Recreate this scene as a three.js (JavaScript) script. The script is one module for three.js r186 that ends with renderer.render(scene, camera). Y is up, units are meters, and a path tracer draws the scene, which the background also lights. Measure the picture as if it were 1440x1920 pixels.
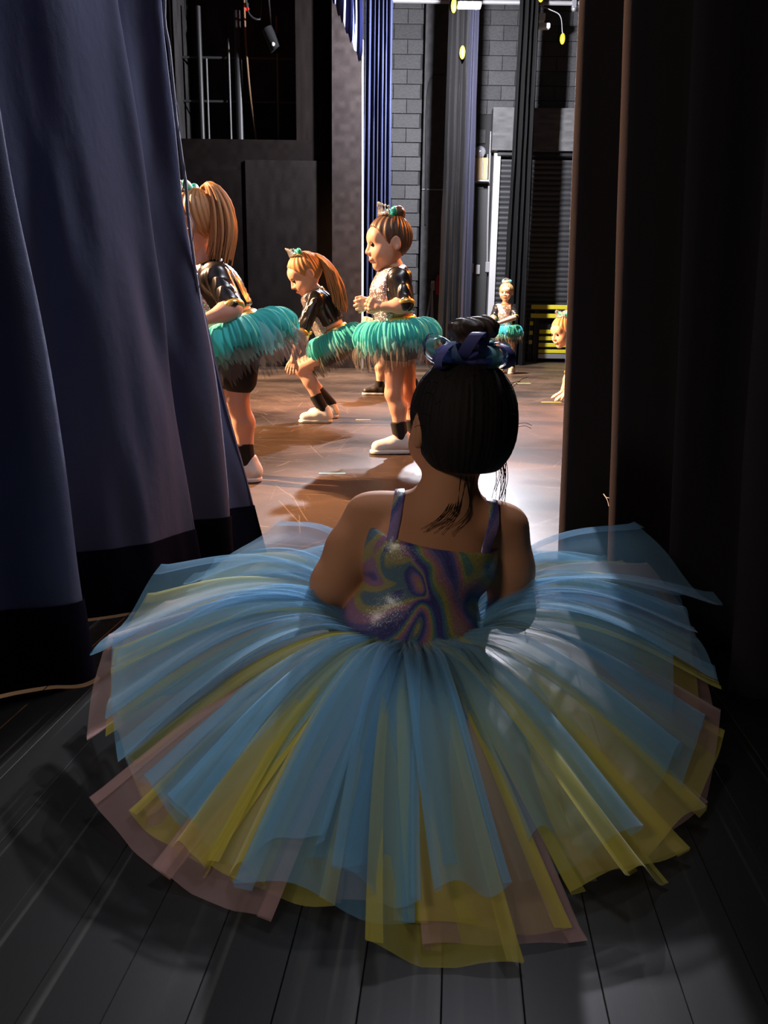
import * as THREE from 'three';
import { mergeGeometries } from 'three/addons/utils/BufferGeometryUtils.js';
import { RoundedBoxGeometry } from 'three/addons/geometries/RoundedBoxGeometry.js';
import { RectAreaLightUniformsLib } from 'three/addons/lights/RectAreaLightUniformsLib.js';
RectAreaLightUniformsLib.init();

// ---------- camera, exposure ----------
const scene = new THREE.Scene();
scene.background = new THREE.Color(0x000000);
const camera = new THREE.PerspectiveCamera(65.24, 0.75, 0.05, 60);
camera.position.set(0, 0.60, 0);
camera.rotation.order = 'YXZ';
camera.rotation.set(-Math.atan(0.24), 0, THREE.MathUtils.degToRad(0.8));
const renderer = new THREE.WebGLRenderer({ antialias: true });
renderer.toneMapping = THREE.LinearToneMapping;
renderer.toneMappingExposure = 1.0;
renderer.shadowMap.enabled = true;

// ---------- lamps (their fittings are built further down) ----------
const LAMPS = {
  house: [ // warm front-of-house spots, out of view on the left, placed to light the dancers
    { at: [-6.2, 4.6, -4.5], aim: [0.2, 0.4, -3.3], color: 0xffc596, power: 900, angle: 0.55 },
    { at: [-6.2, 4.6, -6.4], aim: [1.0, 0.5, -8.0], color: 0xffc596, power: 900, angle: 0.42 },
  ],
  side: [ // amber side light, out of view on the far right, warms the dancers
    { at: [4.2, 4.3, -6.6], aim: [0.0, 0.4, -4.6], color: 0xff8a3a, power: 170, angle: 0.40 },
  ],
  work: { at: [0.803, 3.75, -9.2], aim: [0.803, 0.0, -9.1], color: 0xf2f3ff, power: 120, beam: { aim: [0.1, 0.30, -1.3], power: 420, angle: 0.19 } },
  fill: { at: [0.40, 2.7, -2.30], aim: [-0.05, 0.1, -1.2], color: 0xeef0ff, w: 0.4, h: 0.3, power: 66 },  // out of view above the gap, placed to light tutu and navy folds
  back: { at: [-1.25, 1.5, 0.22], aim: [-0.1, 0.3, -1.2], color: 0xfff0e2, w: 0.4, h: 0.3, power: 22 },  // out of view behind the camera, placed to light the girl's back
};

// ---------- helpers ----------
function mulberry(a) { return () => { a |= 0; a = a + 0x6D2B79F5 | 0; let t = Math.imul(a ^ a >>> 15, 1 | a); t = t + Math.imul(t ^ t >>> 7, 61 | t) ^ t; return ((t ^ t >>> 14) >>> 0) / 4294967296; }; }
const V = (x, y, z) => new THREE.Vector3(x, y, z);
const VA = a => new THREE.Vector3(a[0], a[1], a[2]);
const lerp = (a, b, t) => a + (b - a) * t;
const clamp = (x, a, b) => x < a ? a : x > b ? b : x;
const sstep = (a, b, x) => { const t = clamp((x - a) / (b - a), 0, 1); return t * t * (3 - 2 * t); };
function hash(x, y, z) { let h = Math.imul(x, 374761393) ^ Math.imul(y, 668265263) ^ Math.imul(z, 2147483647 ^ 0x5bd1e995); h = Math.imul(h ^ h >>> 13, 1274126177); return ((h ^ h >>> 16) >>> 0) / 4294967296; }
function noise(x, y = 0, z = 0) {
  const xi = Math.floor(x), yi = Math.floor(y), zi = Math.floor(z); let u = x - xi, v = y - yi, w = z - zi;
  u = u * u * (3 - 2 * u); v = v * v * (3 - 2 * v); w = w * w * (3 - 2 * w);
  const L = (a, b, t) => a + (b - a) * t;
  return L(L(L(hash(xi, yi, zi), hash(xi + 1, yi, zi), u), L(hash(xi, yi + 1, zi), hash(xi + 1, yi + 1, zi), u), v),
    L(L(hash(xi, yi, zi + 1), hash(xi + 1, yi, zi + 1), u), L(hash(xi, yi + 1, zi + 1), hash(xi + 1, yi + 1, zi + 1), u), v), w);
}
const fbm = (x, y, z = 0, o = 4) => { let s = 0, a = 0.5; for (let i = 0; i < o; i++) { s += a * noise(x, y, z); x *= 2.03; y *= 2.03; z *= 2.03; a *= 0.5; } return s; };
// periodic noise for tiling maps
function pnoise(x, y, px, py, s) {
  const xi = Math.floor(x), yi = Math.floor(y); let u = x - xi, v = y - yi; u = u * u * (3 - 2 * u); v = v * v * (3 - 2 * v);
  const m = (a, p) => ((a % p) + p) % p, h = (a, b) => hash(m(a, px), m(b, py), s);
  return lerp(lerp(h(xi, yi), h(xi + 1, yi), u), lerp(h(xi, yi + 1), h(xi + 1, yi + 1), u), v);
}
const used = {};
const numbered = n => { const k = used[n] = (used[n] ?? -1) + 1; return k ? `${n}_${String(k).padStart(3, '0')}` : n; };
function finish(o) { o.castShadow = true; o.receiveShadow = true; return o; }
function mesh(name, geo, mat, parent) { const m = finish(new THREE.Mesh(geo, mat)); m.name = name; if (parent) parent.add(m); return m; }
function group(name, parent) { const g = new THREE.Group(); g.name = name; parent.add(g); return g; }
function thing(name, label, category, at = [0, 0, 0], turn = 0, grp) {
  const g = new THREE.Group(); g.name = numbered(name); g.position.set(...at); g.rotation.y = turn;
  g.userData = { label, category }; if (grp) g.userData.group = grp; scene.add(g); return g;
}
function tag(o, label, category, grp) { o.name = numbered(o.name); o.userData = { label, category }; if (grp) o.userData.group = grp; scene.add(o); return o; }
function struct(name, geo, mat, label) { const m = mesh(name, geo, mat, scene); m.userData = { kind: 'structure', label, category: name.split('_')[0] }; return m; }
const box = (w, h, d, x = 0, y = 0, z = 0) => new THREE.BoxGeometry(w, h, d).translate(x, y, z);
const rbox = (w, h, d, r, x = 0, y = 0, z = 0) => new RoundedBoxGeometry(w, h, d, 2, r).translate(x, y, z);
function bar(a, b, r, seg = 8) { // cylinder between two points
  a = VA(a); b = VA(b); const d = b.clone().sub(a), g = new THREE.CylinderGeometry(r, r, d.length(), seg);
  g.applyQuaternion(new THREE.Quaternion().setFromUnitVectors(V(0, 1, 0), d.clone().normalize())); const m = a.add(b).multiplyScalar(0.5); return g.translate(m.x, m.y, m.z);
}
const tube = (pts, r, n = 16, seg = 6) => new THREE.TubeGeometry(new THREE.CatmullRomCurve3(pts.map(VA)), n, r, seg, false);
function strand(pts, r0, n = 14, seg = 5) { // tapered hair lock
  const c = new THREE.CatmullRomCurve3(pts.map(p => p.isVector3 ? p : VA(p))), g = new THREE.TubeGeometry(c, n, 1, seg, false), p = g.attributes.position, q = V(0, 0, 0);
  for (let i = 0; i <= n; i++) { c.getPointAt(i / n, q); const k = r0 * (0.35 + 0.65 * Math.sin(Math.PI * Math.min(1, 0.25 + 0.78 * i / n))) ;
    for (let j = 0; j <= seg; j++) { const a = i * (seg + 1) + j; p.setXYZ(a, q.x + (p.getX(a) - q.x) * k, q.y + (p.getY(a) - q.y) * k, q.z + (p.getZ(a) - q.z) * k); } }
  return g;
}
const merge = gs => mergeGeometries(gs.map(g => { const n = g.index ? g.toNonIndexed() : g; for (const k of Object.keys(n.attributes)) if (!['position', 'normal', 'uv'].includes(k)) n.deleteAttribute(k); return n; }), false);
function dataTex(w, h, fn, srgb, rep = 1) {
  const d = new Uint8Array(w * h * 4);
  for (let y = 0; y < h; y++) for (let x = 0; x < w; x++) { const c = fn(x / w, y / h, x, y), i = (y * w + x) * 4; d[i] = c[0]; d[i + 1] = c[1]; d[i + 2] = c[2]; d[i + 3] = 255; }
  const t = new THREE.DataTexture(d, w, h); t.wrapS = t.wrapT = THREE.RepeatWrapping; t.magFilter = THREE.LinearFilter; t.minFilter = THREE.LinearMipmapLinearFilter; t.generateMipmaps = true;
  if (srgb) t.colorSpace = THREE.SRGBColorSpace; t.repeat.set(rep, rep); t.needsUpdate = true; return t;
}
const grey = v => { v = clamp(Math.round(v), 0, 255); return [v, v, v]; };
const C = (r, g, b) => new THREE.Color().setRGB(r, g, b);
const std = o => new THREE.MeshStandardMaterial(o), phys = o => new THREE.MeshPhysicalMaterial(o);

// ---------- signed distance modelling: fields are joined smoothly and meshed with surface nets ----------
const capsule = (a, ra, b, rb) => {
  const [ax, ay, az] = a.isVector3 ? a.toArray() : a, [bx, by, bz] = b.isVector3 ? b.toArray() : b, dx = bx - ax, dy = by - ay, dz = bz - az, L = 1 / Math.max(1e-9, dx * dx + dy * dy + dz * dz);
  return (x, y, z) => { const t = clamp(((x - ax) * dx + (y - ay) * dy + (z - az) * dz) * L, 0, 1), X = x - ax - dx * t, Y = y - ay - dy * t, Z = z - az - dz * t; return Math.sqrt(X * X + Y * Y + Z * Z) - (ra + (rb - ra) * t); };
};
const ellipsoid = (c, R, U, F, r) => (x, y, z) => { // axes R, U, F with radii r
  x -= c.x; y -= c.y; z -= c.z; const a = (x * R.x + y * R.y + z * R.z) / r[0], b = (x * U.x + y * U.y + z * U.z) / r[1], d = (x * F.x + y * F.y + z * F.z) / r[2];
  const k0 = Math.sqrt(a * a + b * b + d * d), k1 = Math.sqrt((a / r[0]) ** 2 + (b / r[1]) ** 2 + (d / r[2]) ** 2); return k1 < 1e-9 ? -Math.min(...r) : k0 * (k0 - 1) / k1;
};
const smin = (a, b, k) => { const h = k - Math.abs(a - b); return h > 0 ? Math.min(a, b) - h * h / (4 * k) : Math.min(a, b); };
const smax = (a, b, k) => -smin(-a, -b, k);
const join = (fs, k) => (x, y, z) => { let d = fs[0](x, y, z); for (let i = 1; i < fs.length; i++) d = smin(d, fs[i](x, y, z), k); return d; };
const plane = (p, n) => (x, y, z) => (x - p.x) * n.x + (y - p.y) * n.y + (z - p.z) * n.z;
function net(f, lo, hi, cell) {
  const n = [0, 1, 2].map(i => Math.ceil((hi[i] - lo[i]) / cell) + 2), [nx, ny, nz] = n, val = new Float32Array(nx * ny * nz), B = 6, hd = B * cell * 0.9;
  for (let bz = 0; bz < nz; bz += B) for (let by = 0; by < ny; by += B) for (let bx = 0; bx < nx; bx += B) {
    const d = f(lo[0] + (bx + B / 2) * cell, lo[1] + (by + B / 2) * cell, lo[2] + (bz + B / 2) * cell), far = Math.abs(d) > hd * 1.35 + 0.012;
    for (let k = bz; k < Math.min(nz, bz + B); k++) for (let j = by; j < Math.min(ny, by + B); j++) for (let i = bx; i < Math.min(nx, bx + B); i++)
      val[(k * ny + j) * nx + i] = far ? d : f(lo[0] + i * cell, lo[1] + j * cell, lo[2] + k * cell);
  }
  const id = new Int32Array(nx * ny * nz).fill(-1), pos = [], idx = [];
  for (let k = 0; k < nz - 1; k++) for (let j = 0; j < ny - 1; j++) for (let i = 0; i < nx - 1; i++) {
    const o = (k * ny + j) * nx + i; let neg = 0, sx = 0, sy = 0, sz = 0, c = 0; const v = [];
    for (let q = 0; q < 8; q++) { const w = val[o + (q & 1) + ((q >> 1) & 1) * nx + (q >> 2) * nx * ny]; v.push(w); if (w < 0) neg++; }
    if (neg === 0 || neg === 8) continue;
    for (let q = 0; q < 8; q++) for (const s of [1, 2, 4]) if (!(q & s)) { const a = v[q], b = v[q | s]; if ((a < 0) !== (b < 0)) { const t = a / (a - b); sx += (q & 1) + (s === 1 ? t : 0); sy += ((q >> 1) & 1) + (s === 2 ? t : 0); sz += (q >> 2) + (s === 4 ? t : 0); c++; } }
    id[o] = pos.length / 3; pos.push(lo[0] + (i + sx / c) * cell, lo[1] + (j + sy / c) * cell, lo[2] + (k + sz / c) * cell);
  }
  const X = 1, Y = nx, Z = nx * ny, quad = (a, b, c, d, flip) => { a = id[a]; b = id[b]; c = id[c]; d = id[d]; if (a < 0 || b < 0 || c < 0 || d < 0) return; flip ? idx.push(a, c, b, a, d, c) : idx.push(a, b, c, a, c, d); };
  for (let k = 1; k < nz - 1; k++) for (let j = 1; j < ny - 1; j++) for (let i = 1; i < nx - 1; i++) {
    const o = (k * ny + j) * nx + i, s = val[o] < 0;
    if (s !== val[o + X] < 0) quad(o - Y - Z, o - Z, o, o - Y, !s);
    if (s !== val[o + Y] < 0) quad(o - X - Z, o - X, o, o - Z, !s);
    if (s !== val[o + Z] < 0) quad(o - X - Y, o - Y, o, o - X, !s);
  }
  const g = new THREE.BufferGeometry(), N = pos.length / 3, nor = new Float32Array(N * 3), uv = new Float32Array(N * 2), e = cell * 0.6;
  for (let i = 0; i < N; i++) {
    const x = pos[i * 3], y = pos[i * 3 + 1], z = pos[i * 3 + 2]; let a = f(x + e, y, z) - f(x - e, y, z), b = f(x, y + e, z) - f(x, y - e, z), c = f(x, y, z + e) - f(x, y, z - e); const l = 1 / (Math.hypot(a, b, c) || 1);
    nor[i * 3] = a * l; nor[i * 3 + 1] = b * l; nor[i * 3 + 2] = c * l; uv[i * 2] = x + z * 0.8; uv[i * 2 + 1] = y;
  }
  g.setAttribute('position', new THREE.Float32BufferAttribute(pos, 3)); g.setAttribute('normal', new THREE.BufferAttribute(nor, 3)); g.setAttribute('uv', new THREE.BufferAttribute(uv, 2)); g.setIndex(idx); return g;
}
const bounds = (pts, pad) => { const lo = [1e9, 1e9, 1e9], hi = [-1e9, -1e9, -1e9]; for (const p of pts) [p.x, p.y, p.z].forEach((v, i) => { lo[i] = Math.min(lo[i], v - pad); hi[i] = Math.max(hi[i], v + pad); }); return [lo, hi]; };

// ---------- materials ----------
const velourBump = dataTex(256, 256, (u, v, x, y) => grey(120 + 70 * (hash(x, y, 5) - 0.5) + 90 * (pnoise(u * 24, v * 12, 24, 12, 3) - 0.5)), false);
velourBump.repeat.set(5, 5);
const floorTex = (() => { // dark scuffed hardboard, 3 m tile
  const N = 1536, a = new Float32Array(N * N), R = mulberry(77);
  const line = (x0, y0, x1, y1, s, w) => { const n = Math.ceil(Math.hypot(x1 - x0, y1 - y0)); for (let i = 0; i <= n; i++) { const t = i / n, bx = (R() < 0.93 ? 1 : 0) * s * (0.5 + 0.5 * R()), X = x0 + (x1 - x0) * t, Y = y0 + (y1 - y0) * t + Math.sin(t * 5) * 3; for (let k = 0; k < w; k++) { const xx = ((Math.round(X) % N) + N) % N, yy = (((Math.round(Y) + k) % N) + N) % N; a[yy * N + xx] = Math.max(a[yy * N + xx], bx); } } };
  for (let i = 0; i < 900; i++) { const x = R() * N, y = R() * N, l = 20 + 200 * R() ** 2, d = R() * 6.28; line(x, y, x + Math.cos(d) * l, y + Math.sin(d) * l, 0.2 + 0.6 * R() ** 2, R() < 0.5 ? 3 : 2); }
  for (let i = 0; i < 16; i++) { const x = R() * N, y = R() * N, l = 200 + 500 * R(), d = R() * 6.28; line(x, y, x + Math.cos(d) * l, y + Math.sin(d) * l, 0.5 + 0.4 * R(), 2); }
  for (let i = 0; i < 500; i++) { const x = R() * N | 0, y = R() * N | 0; a[y * N + x] = 0.8; }
  const f = (u, v) => { let s = 0, w = 0.5, p = 6; for (let i = 0; i < 5; i++) { s += w * pnoise(u * p, v * p, p, p, 11 + i); p *= 2; w *= 0.5; } return s; };
  const col = dataTex(N, N, (u, v, x, y) => { const n = f(u, v), k = 0.45 + 1.15 * n + 0.10 * (hash(x, y, 1) - 0.5), s = a[y * N + x]; return [clamp(66 * k + 100 * s, 0, 255), clamp(54 * k + 90 * s, 0, 255), clamp(43 * k + 78 * s, 0, 255)]; }, true, 1 / 3);
  const rough = dataTex(768, 768, (u, v, x, y) => grey(255 * clamp(0.27 + 0.38 * f(u, v) + 0.2 * a[(y * 2) * N + x * 2] + 0.06 * (hash(x, y, 14) - 0.5), 0, 1)), false, 1 / 3);
  return { col, rough };
})();
const plankTex = dataTex(256, 1024, (u, v, x, y) => { // black paint over wood grain, worn streaks along the board
  const s = pnoise(u * 40, v * 4, 40, 4, 31), t = pnoise(u * 9, v * 6, 9, 6, 32), w = s > 0.76 && t > 0.45 ? (s - 0.76) * 2.6 : 0, k = 0.8 + 0.35 * t + 0.15 * (hash(x, y >> 2, 2) - 0.5);
  return [clamp(31 * k + 60 * w, 0, 255), clamp(30 * k + 60 * w, 0, 255), clamp(28 * k + 58 * w, 0, 255)]; }, true);
const concreteTex = dataTex(256, 256, (u, v, x, y) => grey(190 + 50 * (pnoise(u * 16, v * 16, 16, 16, 7) - 0.5) + 40 * (hash(x, y, 8) - 0.5)), true);
const concreteBump = dataTex(256, 256, (u, v, x, y) => grey(128 + 90 * (pnoise(u * 64, v * 64, 64, 64, 9) - 0.5) + 50 * (hash(x, y, 10) - 0.5)), false);
const sequinTex = dataTex(128, 128, (u, v, x, y) => { const cx = Math.floor(x / 8), cy = Math.floor(y / 8), dx = x % 8 - 3.5, dy = y % 8 - 3.5, r = Math.hypot(dx, dy); return r > 3.6 ? [128, 128, 200] : [clamp(128 + 150 * (hash(cx, cy, 1) - 0.5), 0, 255), clamp(128 + 150 * (hash(cx, cy, 2) - 0.5), 0, 255), 220]; }, false);
sequinTex.repeat.set(14, 14);
const swirlTex = (() => { // marbled print: long flowing bands, glitter sparkle painted in as bright dots
  const pal = [[84, 86, 170], [112, 106, 188], [166, 138, 198], [216, 140, 170], [224, 164, 156], [214, 200, 110], [122, 172, 158], [96, 138, 186], [84, 84, 172], [74, 76, 156], [118, 108, 184], [200, 140, 180], [206, 190, 120], [112, 150, 170]];
  return dataTex(512, 512, (u, v, x, y) => {
    const a = fbm(u * 3.4 + 3, v * 3.4, 1.3, 2), b = fbm(u * 3.4 + 9.2, v * 3.4 + 4.1, 2.7, 2), c = fbm(u * 4 + 2.8 * a, v * 4 + 2.8 * b, 8.2, 2), t = fbm(u * 3.2 + 3.4 * c + 1.5 * a, v * 3.2 + 3.0 * b, 5.1, 2) * 3.6 + 0.6 * c;
    const q = ((t * pal.length * 0.9) % pal.length + pal.length) % pal.length, i = Math.floor(q), f = sstep(0.3, 0.7, q - i), e = pal[i], d = pal[(i + 1) % pal.length], g = hash(x, y, 21) > 0.988 ? 60 : 0;
    return [0, 1, 2].map(k => clamp(lerp(lerp(e[k], d[k], f), 108, 0.18) * 0.9 + g, 0, 255)); }, true);
})();
const hairTex = dataTex(128, 256, (u, v, x, y) => grey(128 + 150 * (pnoise(u * 64, v * 3, 64, 3, 41) - 0.5)), false);
const M = {
  floor: phys({ map: floorTex.col, roughnessMap: floorTex.rough, roughness: 1, specularIntensity: 0.36 }),
  plank: [0.93, 1.0, 1.07].map(k => phys({ map: plankTex, color: C(k * 0.8, k * 0.8, k * 0.8), specularIntensity: 0.6, roughness: 0.36, bumpMap: plankTex, bumpScale: 0.0006 })),
  subfloor: std({ color: C(0.01, 0.01, 0.01), roughness: 0.9 }),
  wallBlack: phys({ specularIntensity: 0.15, color: C(0.05, 0.047, 0.046), map: concreteTex, bumpMap: concreteBump, bumpScale: 0.002, roughness: 0.75 }),
  wallBrown: phys({ specularIntensity: 0.15, color: C(0.013, 0.009, 0.008), map: concreteTex, roughness: 0.85 }),
  wallPanel: phys({ specularIntensity: 0.15, color: C(0.022, 0.0175, 0.016), map: concreteTex, roughness: 0.8 }),
  column: phys({ specularIntensity: 0.15, color: C(0.046, 0.036, 0.034), map: concreteTex, roughness: 0.8 }),
  mortar: std({ color: C(0.03, 0.029, 0.028), roughness: 0.9 }),
  block: [0.075, 0.09, 0.105].map(k => std({ color: C(k, k * 0.98, k * 0.98), map: concreteTex, bumpMap: concreteBump, bumpScale: 0.003, roughness: 0.6 })),
  lintel: std({ color: C(0.20, 0.195, 0.19), map: concreteTex, roughness: 0.7 }),
  slat: [0.050, 0.060, 0.070].map(k => std({ color: C(k, k, k * 1.04), roughness: 0.45, metalness: 0.3 })),
  jamb: std({ color: C(0.62, 0.60, 0.58), roughness: 0.5 }),
  steel: std({ color: C(0.45, 0.45, 0.46), roughness: 0.4, metalness: 0.7 }),
  pipeGrey: std({ color: C(0.30, 0.29, 0.29), roughness: 0.5, metalness: 0.3 }),
  pipeDim: std({ color: C(0.09, 0.088, 0.085), roughness: 0.6 }),
  pipeDark: std({ color: C(0.03, 0.03, 0.03), roughness: 0.5, metalness: 0.3 }),
  blackMetal: std({ color: C(0.018, 0.018, 0.019), roughness: 0.45, metalness: 0.3 }),
  rust: std({ color: C(0.13, 0.075, 0.035), roughness: 0.8 }),
  yellow: std({ color: C(0.72, 0.60, 0.03), roughness: 0.5 }),
  red: std({ color: C(0.55, 0.03, 0.035), roughness: 0.4 }),
  white: std({ color: C(0.75, 0.74, 0.72), roughness: 0.5 }),
  amber: std({ color: C(0.55, 0.38, 0.16), roughness: 0.5 }),
  navy: phys({ color: C(0.13, 0.145, 0.25), roughness: 0.9, sheen: 0.6, sheenColor: C(0.28, 0.30, 0.42), sheenRoughness: 0.45, side: THREE.DoubleSide, bumpMap: velourBump, bumpScale: 0.0008 }),
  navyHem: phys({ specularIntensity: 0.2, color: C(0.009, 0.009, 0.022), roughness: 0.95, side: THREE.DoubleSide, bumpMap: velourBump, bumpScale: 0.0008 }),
  blueDrape: phys({ specularIntensity: 0.3, color: C(0.036, 0.043, 0.092), roughness: 0.85, sheen: 0.2, sheenColor: C(0.3, 0.33, 0.6), sheenRoughness: 0.4, side: THREE.DoubleSide }),
  blackVelour: phys({ specularIntensity: 0.1, color: C(0.024, 0.021, 0.025), roughness: 0.95, sheen: 1.0, sheenColor: C(0.95, 0.90, 1.0), sheenRoughness: 0.3, side: THREE.DoubleSide, bumpMap: velourBump, bumpScale: 0.0008 }),
  blackDrape: phys({ specularIntensity: 0.2, color: C(0.010, 0.0095, 0.0095), roughness: 0.9, sheen: 0.06, sheenColor: C(0.4, 0.37, 0.36), sheenRoughness: 0.4, side: THREE.DoubleSide }),
  thread: std({ color: C(0.45, 0.46, 0.55), roughness: 0.9 }),
  tapeBlue: std({ color: C(0.10, 0.50, 0.72), roughness: 0.6 }), tapeYellow: std({ color: C(0.80, 0.62, 0.03), roughness: 0.6 }), tapeGreen: std({ color: C(0.42, 0.75, 0.08), roughness: 0.6 }), tapeOrange: std({ color: C(0.85, 0.50, 0.03), roughness: 0.6 }),
  skin: phys({ color: C(0.74, 0.42, 0.29), roughness: 0.55, sheen: 0.2, sheenColor: C(0.8, 0.4, 0.3) }),
  skinGirl: phys({ color: C(0.52, 0.235, 0.12), specularIntensity: 0.35, roughness: 0.7 }),
  lips: std({ color: C(0.55, 0.14, 0.13), roughness: 0.45 }), eye: std({ color: C(0.02, 0.014, 0.01), roughness: 0.2 }),
  hairDark: phys({ color: C(0.010, 0.0065, 0.005), roughness: 0.75, specularIntensity: 0.5, bumpMap: hairTex, bumpScale: 0.002 }),
  hairBrown: phys({ color: C(0.10, 0.05, 0.026), roughness: 0.5 }), hairGold: phys({ color: C(0.46, 0.23, 0.085), roughness: 0.5 }), hairBlond: phys({ color: C(0.48, 0.27, 0.10), roughness: 0.5 }),
  jacket: phys({ color: C(0.012, 0.011, 0.011), roughness: 0.28, clearcoat: 0.4, clearcoatRoughness: 0.25 }),
  sequin: phys({ color: C(0.55, 0.47, 0.46), roughness: 0.34, metalness: 0.75, normalMap: sequinTex, normalScale: new THREE.Vector2(0.9, 0.9) }),
  gold: phys({ color: C(0.85, 0.58, 0.16), roughness: 0.34, metalness: 0.7 }),
  shorts: std({ color: C(0.010, 0.010, 0.011), roughness: 0.8 }), sock: std({ color: C(0.012, 0.011, 0.010), roughness: 0.9 }),
  shoe: std({ color: C(0.82, 0.79, 0.74), roughness: 0.5 }), sole: std({ color: C(0.86, 0.83, 0.78), roughness: 0.6 }), shoeBlack: std({ color: C(0.02, 0.018, 0.017), roughness: 0.5 }),
  teal: phys({ color: C(0.08, 0.72, 0.70), roughness: 1, transmission: 0.3, thickness: 0, side: THREE.DoubleSide }),
  mint: phys({ color: C(0.34, 0.82, 0.80), roughness: 1, transmission: 0.35, thickness: 0, transparent: true, opacity: 0.75, side: THREE.DoubleSide }),
  netDark: phys({ color: C(0.17, 0.145, 0.12), roughness: 1, transmission: 0.3, thickness: 0, transparent: true, opacity: 0.5, side: THREE.DoubleSide }),
  bowTeal: std({ color: C(0.03, 0.55, 0.45), roughness: 0.45, side: THREE.DoubleSide }),
  crystal: phys({ color: C(0.8, 0.78, 0.74), roughness: 0.2, metalness: 0.8 }),
  tulleBlue: phys({ color: C(0.22, 0.54, 0.80), roughness: 1, transmission: 0.5, thickness: 0, transparent: true, opacity: 0.36, side: THREE.DoubleSide }),
  tulleYellow: phys({ color: C(0.82, 0.72, 0.10), roughness: 1, transmission: 0.5, thickness: 0, transparent: true, opacity: 0.40, side: THREE.DoubleSide }),
  tullePink: phys({ color: C(0.74, 0.46, 0.42), roughness: 1, transmission: 0.5, thickness: 0, transparent: true, opacity: 0.38, side: THREE.DoubleSide }),
  tulleBow: phys({ color: C(0.10, 0.20, 0.40), roughness: 0.7, transmission: 0.3, thickness: 0, transparent: true, opacity: 0.7, side: THREE.DoubleSide }),
  bodice: phys({ map: swirlTex, color: C(0.8, 0.8, 0.8), roughness: 0.35, clearcoat: 0.35, clearcoatRoughness: 0.25, normalMap: sequinTex, normalScale: new THREE.Vector2(0.18, 0.18) }),
};

// ---------- floor ----------
function planeUV(g, k = 1) { const p = g.attributes.position, uv = g.attributes.uv; for (let i = 0; i < p.count; i++) uv.setXY(i, p.getX(i) * k, p.getZ(i) * k); return g; }
const RX0 = -9, RX1 = 5.2, RZ0 = -13, RZ1 = 3, CEIL = 6.4, SEAM = -1.74;
const floor = struct('floor', planeUV(box(RX1 - RX0, 0.2, -RZ0 + SEAM, (RX0 + RX1) / 2, -0.1, (RZ0 + SEAM) / 2)), M.floor, 'scuffed dark brown stage floor under the dancers');
mesh('subfloor', box(RX1 - RX0, 0.17, RZ1 - SEAM, (RX0 + RX1) / 2, -0.115, (RZ1 + SEAM) / 2), M.subfloor, floor);
{ // narrow black-painted boards of the wing, running towards the stage
  const R = mulberry(5), W = 0.074, L0 = SEAM + 0.004, geos = [];
  for (let v = 0; v < 4; v++) { const L = 2.5, s = new THREE.Shape(); const c = 0.0007, w = W / 2 - 0.0002; s.moveTo(-w, -0.03); s.lineTo(w, -0.03); s.lineTo(w, -c); s.lineTo(w - c, 0); s.lineTo(-w + c, 0); s.lineTo(-w, -c); s.closePath();
    const g = new THREE.ExtrudeGeometry(s, { depth: L, bevelEnabled: false }), p = g.attributes.position, uv = g.attributes.uv; for (let i = 0; i < p.count; i++) uv.setXY(i, p.getX(i) / 0.3 + v * 0.27, p.getZ(i) / 1.4 + v * 0.37); geos.push(g); }
  const tilt = 0.087;
  for (let i = -15; i <= 15; i++) { const b = mesh('plank', geos[Math.floor(R() * 4)], M.plank[Math.floor(R() * 3)], floor); b.rotation.y = tilt * -1; b.position.set(i * W / Math.cos(tilt) + 0.12, (R() - 0.5) * 0.0012, L0); }
}
// ---------- walls and ceiling ----------
function wallBox(name, w, h, d, x, y, z, mat, label) { const g = box(w, h, d, x, y, z), p = g.attributes.position, n = g.attributes.normal, uv = g.attributes.uv; for (let i = 0; i < p.count; i++) uv.setXY(i, Math.abs(n.getX(i)) > 0.5 ? p.getZ(i) : p.getX(i), Math.abs(n.getY(i)) > 0.5 ? p.getZ(i) : p.getY(i)); return struct(name, g, mat, label); }
wallBox('ceiling', RX1 - RX0 + 0.6, 0.2, RZ1 - RZ0 + 1.8, (RX0 + RX1) / 2, CEIL + 0.1, (RZ0 + RZ1) / 2, M.wallBlack, 'black ceiling high over the stage');
wallBox('wall_right', 0.2, CEIL, RZ1 - RZ0 + 1.6, RX1 + 0.1, CEIL / 2, (RZ0 + RZ1) / 2, M.wallBlack, 'black wall on the right of the stage house');
wallBox('wall_left', 0.2, CEIL, RZ1 - RZ0, RX0 - 0.1, CEIL / 2, (RZ0 + RZ1) / 2, M.wallBrown, 'dark wall at the rear of the audience hall');
wallBox('wall_near', RX1 - RX0, CEIL, 0.2, (RX0 + RX1) / 2, CEIL / 2, RZ1 + 0.1, M.wallBlack, 'black wall behind the wing');
// the hall's side wall with an open lighting bay high up
const HZ = -10.45;
const hall = wallBox('wall_hall', RX0 * -1 - 0.64, 2.70, 0.2, (RX0 - 0.64) / 2, 1.35, HZ - 0.1, M.wallBrown, 'dark brown side wall of the audience hall');
const P = (name, w, h, d, x, y, z, mat, parent) => { const g = box(w, h, d, x, y, z); return mesh(name, g, mat, parent); };
P('upper_wall', 6.4, CEIL - 2.70, 0.2, -5.8, (CEIL + 2.70) / 2, HZ - 0.1, M.wallBrown, hall);
P('upper_wall', 0.5, CEIL - 2.70, 0.2, -0.87, (CEIL + 2.70) / 2, HZ - 0.1, M.wallBrown, hall);
P('bay_back', 1.6, CEIL - 2.6, 0.1, -1.85, (CEIL + 2.6) / 2, HZ - 1.2, M.wallBlack, hall);
P('bay_side', 0.1, CEIL - 2.6, 1.1, -2.65, (CEIL + 2.6) / 2, HZ - 0.65, M.wallBlack, hall);
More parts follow.
